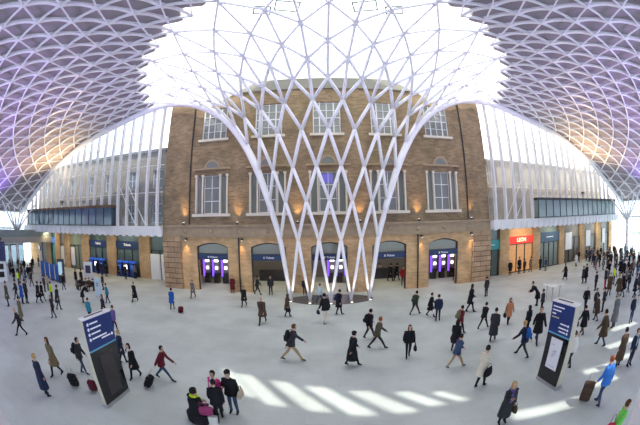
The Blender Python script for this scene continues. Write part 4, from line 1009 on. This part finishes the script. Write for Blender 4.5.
 (157, 347, 165, 380, -80, 'stride', 'jacket', 'maroon', 'denim', 'short', 'dhair', 'person in dark red jacket and jeans striding right', None),
 (114, 307, 115.5, 332, 0, 'step', 'jacket', 'purple', 'charcoal', 'short', 'bhair', 'person in purple top behind the tall totem', None),
 (85.6, 299.5, 91, 322, 0, 'stand', 'jacket', 'teal', 'charcoal', 'short', 'bhair', 'person in teal top partly hidden behind the tall totem', None),
 (100, 295, 105, 318, 150, 'stand', 'coat', 'charcoal', 'black', 'long', 'bhair', 'brown haired person in charcoal behind the tall totem', None),
 (106, 283.5, 108.5, 303.5, 150, 'step', 'jacket', 'teal', 'denim', 'short', 'bhair', 'person in dark teal jacket and jeans right of the pale board', None),
 (80.6, 285.6, 83.5, 303, -60, 'lean', 'coat', 'black', 'brown', 'short', 'bhair', 'stooping person in black coat left of the pale board', None),
 (100.5, 277.5, 103.5, 290, 150, 'stand', 'jacket', 'charcoal', 'black', 'short', 'bhair', 'dark person just behind the pale board', None),
 (46, 337.5, 58.5, 376, 175, 'walk', 'coat', 'khaki', 'black', 'long', 'bhair', 'person with long brown hair and brown coat walking toward the viewer', None),
 (30, 355, 48, 396, -10, 'stand', 'long', 'navy', 'black', 'short', 'blond', 'person in long navy coat at the lower left', None),
 (13, 307.5, 22.5, 336, 150, 'stride', 'jacket', 'charcoal', 'black', 'bald', '', 'bald person in dark jacket striding near the left edge', None),
 (16.2, 299.4, 22.3, 321, 0, 'stand', 'long', 'khaki', 'khaki', 'short', 'dhair', 'person in long khaki coat near the left edge', None),
 (5, 279, 8.8, 306.5, 170, 'stand', 'coat', 'olive', 'black', 'short', 'dhair', 'person in olive coat at the far left edge', None),
 (13.5, 279.5, 17.5, 300, 150, 'walk', 'jacket', 'charcoal', 'black', 'short', 'dhair', 'person in charcoal left of the bright blue tabard', None),
 (22.5, 281.5, 23.2, 304, 0, 'stand', 'coat', 'blue', 'navy', 'short', 'dhair', 'person in bright blue tabard near the left edge', None),
 (25.8, 279, 27.5, 303.5, 10, 'stand', 'jacket', 'charcoal', 'black', 'short', 'dhair', 'person in charcoal right of the bright blue tabard', None),
 (37, 281.5, 39.5, 303.5, 0, 'walk', 'coat', 'black', 'black', 'short', 'dhair', 'left person of a pair in black walking together at left', None),
 (41, 282, 43, 301.5, 0, 'walk', 'coat', 'black', 'charcoal', 'short', 'dhair', 'right person of a pair in black walking together at left', None),
 (50.6, 283.5, 52.5, 301, 0, 'stand', 'vest', 'lime', 'charcoal', 'short', 'dhair', 'person in lime yellow vest at left', None),
 (54.6, 285.5, 59, 310, -20, 'step', 'coat', 'charcoal', 'charcoal', 'short', 'dhair', 'person in charcoal coat beside the lime yellow vest', None),
 (51.5, 297, 54.6, 318, 170, 'step', 'jacket', 'charcoal', 'black', 'short', 'ghair', 'grey haired person in dark jacket below the lime yellow vest', None),
 (31, 270.5, 32, 287, 0, 'walk', 'jacket', 'charcoal', 'black', 'short', 'dhair', 'dark person walking in front of the blue booths', None),
 (62.5, 275.5, 64, 290, 0, 'step', 'jacket', 'black', 'black', 'short', 'dhair', 'dark person beside the slim screen totem', None),
 (30.4, 264, 31, 276.5, 0, 'stand', 'jacket', 'lgrey', 'grey', 'short', 'dhair', 'distant person in light grey left of the blue booths', None),
 (18.8, 271.5, 19, 286, 0, 'stand', 'vest', 'lime', 'charcoal', 'short', 'dhair', 'distant person with lime stripe near the navy display stand', None),
 (48, 274.5, 48.5, 290.5, 0, 'stand', 'jacket', 'beige', 'grey', 'short', 'bhair', 'person in beige before the blue booths', None),
 (44, 275.5, 45.2, 292, 0, 'stand', 'jacket', 'brown', 'brown', 'short', 'dhair', 'person in brown before the blue booths', None),
 (75, 269.5, 76.5, 284, 0, 'stand', 'coat', 'black', 'black', 'short', 'dhair', 'left person of two in black beside the white poster board', None),
 (80, 270, 82, 284.5, 0, 'stand', 'coat', 'black', 'black', 'short', 'dhair', 'right person of two in black beside the white poster board', None),
 (86, 278, 86.5, 289, 180, 'sit', 'jacket', 'charcoal', 'black', 'short', 'dhair', 'person in charcoal sitting on the dark bench', None),
 (93, 278.5, 91.5, 289.5, 180, 'sit', 'jacket', 'brown', 'black', 'short', 'bhair', 'person in brown sitting on the dark bench', None),
 (106, 264, 106.5, 276.5, 0, 'stand', 'coat', 'black', 'black', 'short', 'dhair', 'person in black before the pier between the two navy signed shopfronts', None),
 (97, 258.5, 97.5, 270.8, 0, 'stand', 'coat', 'black', 'navy', 'short', 'dhair', 'left person at the farther blue ticket machines', None),
 (102, 259.5, 101.8, 271.5, 0, 'stand', 'coat', 'navy', 'navy', 'short', 'dhair', 'right person at the farther blue ticket machines', None),
 (117.5, 262, 118.5, 273.5, 0, 'walk', 'coat', 'black', 'black', 'short', 'dhair', 'leftmost person at the nearer blue ticket machines', None),
 (126, 264, 126, 279.5, 0, 'stand', 'jacket', 'charcoal', 'black', 'short', 'redhair', 'person in dark clothes queueing behind the nearer blue ticket machines', None),
 (134, 262, 135, 276, 0, 'stand', 'jacket', 'grey', 'navy', 'short', 'dhair', 'rightmost person at the nearer blue ticket machines', None),
 (389, 262.5, 390, 281.5, -60, 'walk', 'coat', 'black', 'black', 'short', 'dhair', 'person in black walking inside the fourth doorway', ('h', 'L', 'white', 'small white bag inside the fourth doorway')),
 (395.5, 263.5, 396.5, 280.5, -60, 'walk', 'coat', 'black', 'charcoal', 'short', 'dhair', 'second person in black inside the fourth doorway', None),
 (402, 266, 403, 285.5, 180, 'stand', 'jacket', 'red', 'charcoal', 'short', 'dhair', 'person in red jacket in the fourth doorway', None),
 (379.5, 264, 379.8, 277, 0, 'stand', 'jacket', 'beige', 'grey', 'short', 'bhair', 'person in beige inside the fourth doorway', None),
 (434, 262, 434.5, 277, 0, 'stand', 'coat', 'black', 'charcoal', 'short', 'ghair', 'person at the purple machines inside the rightmost doorway', None),
 (454, 266, 454, 280.5, 0, 'stand', 'coat', 'black', 'black', 'short', 'dhair', 'person in black at the right side of the rightmost doorway', None),
 (213, 262, 213, 279, 0, 'stand', 'coat', 'charcoal', 'black', 'short', 'dhair', 'person at the purple machines inside the leftmost doorway', None),
]
built = {}
for (hx, hy, fx, fy, yaw, pose, kind, top, legs, hair, hc_, lab, bag) in PEOPLE:
    if pose == 'sit':
        hh = 1.7; p = ground(fx, fy); p = Vector((p.x, p.y, 0))
        o = person(fx, fy, hh, yaw, pose, kind, top, legs, hair, hc_, lab, pos=p)
        bl = be.location; o.location = Vector((bl.x + (-.55 if 'charcoal' in lab else .55), bl.y - .02 + (-.15 if 'charcoal' in lab else .18), 0)); o.rotation_euler.z = math.radians(180) + .3
    else:
        hh = hgt(hx, hy, fx, fy, 1.60, 1.92); p = ground(fx, fy)
        if p.x > 17.5 and p.y > 26.1: p = p * (26.1 / p.y)
        if p.x < -16 and p.y > 28.0: p = p * (28.0 / p.y)
        o = person(fx, fy, hh, yaw, pose, kind, top, legs, hair, hc_, lab, pos=p)
    built[lab] = (o, pose)
    if bag:
        if bag[0] == 'h': handbag(o, pose, bag[1], bag[2], bag[3], 1.35 if 'large' in bag[3] else 1.0, *((.12,) if 'large' in bag[3] else ()))
        else: backpack(o, pose, bag[1], bag[2], 1.15 if 'large' in bag[2] else 1.0)
# extra clothing pieces
def scarf(o, pose, c, white=False, label=None):
    S = _body[pose][1]; n = S['neck']; bm_ = bmesh.new()
    tube(bm_, [n + Vector((.085 * math.cos(a), .085 * math.sin(a) + .005, .03 - .02 * math.sin(a))) for a in [2 * pi * k / 12 for k in range(13)]], .038, 7, cap=False)
    tube(bm_, [n + Vector((.03, .11, -.01)), n + Vector((.05, .165, -.16)), n + Vector((.06, .17, -.42))], [(.05, .02), (.055, .02), (.05, .015)], 8)
    s = build('scarf', bm_, col(c), o, True); s['label'] = c + ' scarf'
def get(txt): return built[[k for k in built if txt in k][0]]
scarf(*get('purple scarf'), 'purple'); _m['cloth_%02x%02x%02x' % tuple(int(c * 255) for c in COL['purple'])]
scarf(*get('white scarf'), 'white'); scarf(*get('dark suit'), 'lgrey')
o, ps = get('looking down at a phone')
bm_ = bmesh.new(); box(bm_, -.035, .035, -.006, .006, -.07, .07); ph = build('phone', bm_, M_BLACK); ph.location = hand_pt(o, ps, 'R', .03, .05); ph.rotation_euler = (-.9, 0, o.rotation_euler.z); tag(ph, 'dark phone in the hand of the blond person with purple scarf', 'phone')
# luggage
suitcase(76, 386, 'black', 'black suitcase behind the person with backpack left of the tall totem', 30, .62, tilt=.25)
suitcase(94.5, 391, 'maroon', 'dark red suitcase just left of the tall totem base', 20, .5, .34, .22, .1)
suitcase(147.5, 386, 'black', 'black wheeled suitcase pulled by the dark red jacket', 95, .58, .38, .26, .5)
suitcase(180.5, 313, 'maroon', 'small dark red suitcase pulled by the vivid blue jacket', 60, .52, .36, .24, .3)
sc_ = suitcase(583.5, 400.5, 'brown', 'large brown checked suitcase beside the bright blue jumper', -60, .82, .46, .28, .15)
# lower-left group
g1 = person(218, 413, 1.64, 165, 'stand', 'jacket', 'pink', 'denim', 'short', 'dhair', 'person in bright pink jacket in the group of four at the bottom', pos=ground(220, 411))
_ = scarf(g1, 'stand', 'white')
g2 = person(0, 0, 1.74, 175, 'phone', 'jacket', 'black', 'denim', 'hat', 'black', 'person in black jacket and beret with beige bag in the bottom group', pos=ground(235, 413))
handbag(g2, 'phone', 'L', 'beige', 'beige shoulder bag on the right of the bottom group', 1.1, -.05, .12)
g3 = person(0, 0, 1.60, 20, 'step', 'jacket', 'black', 'black', 'short', 'dhair', 'person in black jacket and tights with back turned in the bottom group', pos=ground(221, 421))
g4 = person(0, 0, 1.72, -30, 'sit', 'jacket', 'black', 'black', 'short', 'dhair', 'crouched person in black with lime collar in the bottom group', pos=ground(199, 421))
scarf(g4, 'sit', 'lime'); g4.scale = (1.25, 1.2, 1.0)
for nm, bs in (('suitcase', None),):
    p = ground(199, 421); bm_ = bmesh.new(); hloft(bm_, [(0, 0, 0, .36, .24), (0, 0, .05, .42, .27), (0, 0, .34, .42, .26), (0, 0, .40, .33, .2)], 18)
    t = build('duffel_bag', bm_, col('black'), None, True); t.location = p; t.rotation_euler.z = -.4; tag(t, 'big black duffel bag used as a seat in the bottom group', 'bag')
p = ground(205, 414, .45)
b = empty('tote_bag', (p.x, p.y, .45), .1, 'large pink magenta tote bag in the bottom group', 'bag')
bm_ = bmesh.new(); hloft(bm_, [(0, 0, 0, .24, .08), (0, 0, .03, .27, .1), (0, 0, .30, .30, .06), (0, 0, .32, .29, .04)], 18); build('bag_body', bm_, col('pink') if False else mat('magenta_fabric', (.30, .03, .12), .7), b, True)
for y in (-.06, .06):
    bm_ = bmesh.new(); tube(bm_, [(-.12, y, .31), (-.1, y, .48), (.1, y, .48), (.12, y, .31)], .012, 6); build('strap', bm_, mat('magenta_fabric', (.30, .03, .12), .7), b)
p = ground(214, 424); b = build('carrier_bag', B(-.15, .15, -.08, .08, 0, .34), col('white')); b.location = p; tag(b, 'white carrier bag on the floor under the magenta tote', 'bag')
# person in green leaving the frame at bottom right
fp = Vector((7.6, 2.35, 0)); v = ray(628, 403); t = (1.62 - H) / v.z; fp = Vector((v.x * t, v.y * t, 0))
g5 = person(0, 0, 1.68, -150, 'stand', 'jacket', 'green', 'charcoal', 'short', 'bhair', 'person in bright green jacket at the bottom right corner', pos=fp)
q = fp + Vector((-.32, .1, 0)); b = empty('handbag', (q.x, q.y, .95), .8, 'crimson shoulder bag of the person in bright green', 'bag')
bm_ = bmesh.new(); hloft(bm_, [(0, 0, -.18, .05, .13), (0, 0, -.14, .08, .16), (0, 0, .14, .07, .14), (0, 0, .18, .03, .1)], 14); build('bag_body', bm_, mat('crimson', (.55, .02, .07), .6), b, True)
bm_ = bmesh.new(); tube(bm_, [(0, -.08, .17), (.08, -.03, .4), (.08, .03, .4), (0, .08, .17)], .011, 5); build('strap', bm_, col('maroon'), b)

# the crowds far left and far right
def crowd(n, xr, yr, seed, grp, place):
    R_ = random.Random(seed); pts = []; tries = 0
    taken = [o.location.copy() for o in bpy.data.objects if o.get('category') == 'person']
    while len(pts) < n and tries < 4000:
        tries += 1; fx = R_.uniform(*xr); fy = R_.uniform(*yr(fx)); p = ground(fx, fy)
        if p.y > (26.2 if p.x > 0 else 28) or abs(math.hypot(p.x - XC, p.y - YC) - 44.5) < .9 or p.x > 52 or math.hypot(p.x - XC, p.y - YC) > 47.5: continue
        if all((p - q).length > .68 for q in pts + taken): pts.append(p)
    for p in pts:
        c = R_.choice(['black', 'black', 'charcoal', 'charcoal', 'navy', 'grey', 'brown', 'denim']); l = R_.choice(['black', 'charcoal', 'navy', 'denim'])
        k = R_.choice(['jacket', 'coat', 'coat', 'jacket']); ps = R_.choice(['stand', 'stand', 'step', 'walk'])
        person(0, 0, R_.uniform(1.62, 1.84), R_.choice([0, 20, -30, 60, 160, 180, 200, -80]), ps, k, c, l, 'short', R_.choice(['dhair', 'dhair', 'bhair', 'blond']), place, grp, pos=p)
crowd(46, (573, 640), lambda x: (256 + max(0, (600 - x)) * .05, 262 + (x - 573) * .30), 3, 'distant crowd at the far right', 'darkly dressed person in the packed distant crowd at the far right')
crowd(15, (608, 640), lambda x: (272, 300), 5, 'crowd on the right side', 'darkly dressed person among those in front of the far right crowd')
crowd(16, (10, 42), lambda x: (266, 284), 9, 'distant crowd at the far left', 'darkly dressed person in the distant crowd at the far left')
person(0, 0, 1.75, 0, 'stand', 'vest', 'lime', 'charcoal', 'short', 'dhair', 'person in hi-vis vest deep in the far right crowd', pos=ground(634, 263))

# ------------------------------------------------------------------ light
w = bpy.data.worlds.new('World'); sc.world = w; w.use_nodes = True
bg = w.node_tree.nodes['Background']; bg.inputs[0].default_value = (.95, .97, 1, 1); bg.inputs[1].default_value = 2.3
sv = SD * math.cos(SUN_EL) + Vector((0, 0, -math.sin(SUN_EL)))
sl = light('SUN', 'sun', (0, 0, 40), 3.6, (1, .96, .88)); sl.data.angle = math.radians(.9); sl.rotation_euler = sv.to_track_quat('-Z', 'Y').to_euler()
LAV = (.62, .40, 1.0)
# coloured uplighters that stand on the perimeter and wash the soffit
def uplighter(x, y, z, aim, e, c, sp, lab):
    f = empty('floodlight', (x, y, z), 0, lab, 'floodlight', None)
    build('housing', B(-.2, .2, -.15, .15, 0, .25), M_DARK, f); build('bracket', B(-.05, .05, -.05, .05, -.3, 0), M_DARK, f)
    light('SPOT', 'flood', (x, y, z + .45), e, c, .2, math.radians(sp), .8, aim)
for s, nm in ((-1, 'left'), (1, 'right')):
    uplighter(XC + s * 33, 24.3, 9.0, (XC + s * 33.0, 20, 15), 2600, (1, .72, .36), 130, 'warm floodlight on top of the %s gallery' % nm)
    uplighter(XC + s * 36, 3, 4.2, (XC + s * 19, 6, 17), 11000, LAV, 105, 'purple floodlight on the %s perimeter' % nm)
    uplighter(XC + s * 41, 17, 4.2, (XC + s * 38, 12, 14), 2600, (.34, .20, 1), 110, 'violet floodlight near the %s tree columns' % nm)

# ------------------------------------------------------------------ camera
cd = bpy.data.cameras.new('camera'); cam = bpy.data.objects.new('camera', cd); C.objects.link(cam); sc.camera = cam
cd.type = 'PANO'; cd.sensor_fit = 'HORIZONTAL'; cd.sensor_width = 36; cd.sensor_height = 24
try:
    cd.panorama_type = 'FISHEYE_EQUISOLID'; cd.fisheye_lens = F / 640 * 36; cd.fisheye_fov = math.radians(200)
except AttributeError:
    cd.cycles.panorama_type = 'FISHEYE_EQUISOLID'; cd.cycles.fisheye_lens = F / 640 * 36; cd.cycles.fisheye_fov = math.radians(200)
cd.clip_start = .05; cd.clip_end = 500
xa, ya_, za = RM @ Vector((1, 0, 0)), RM @ Vector((0, 0, 1)), -(RM @ Vector((0, 1, 0)))
cam.matrix_world = Matrix(((xa.x, ya_.x, za.x, 0), (xa.y, ya_.y, za.y, 0), (xa.z, ya_.z, za.z, H), (0, 0, 0, 1)))
vs = sc.view_settings; vs.view_transform = 'Standard'; vs.look = 'None'; vs.gamma = 1; vs.use_curve_mapping = False; vs.exposure = 0.36
sc.cycles.max_bounces = 6; sc.cycles.diffuse_bounces = 4; sc.cycles.transparent_max_bounces = 12; sc.cycles.use_denoising = True; sc.cycles.sample_clamp_indirect = 8
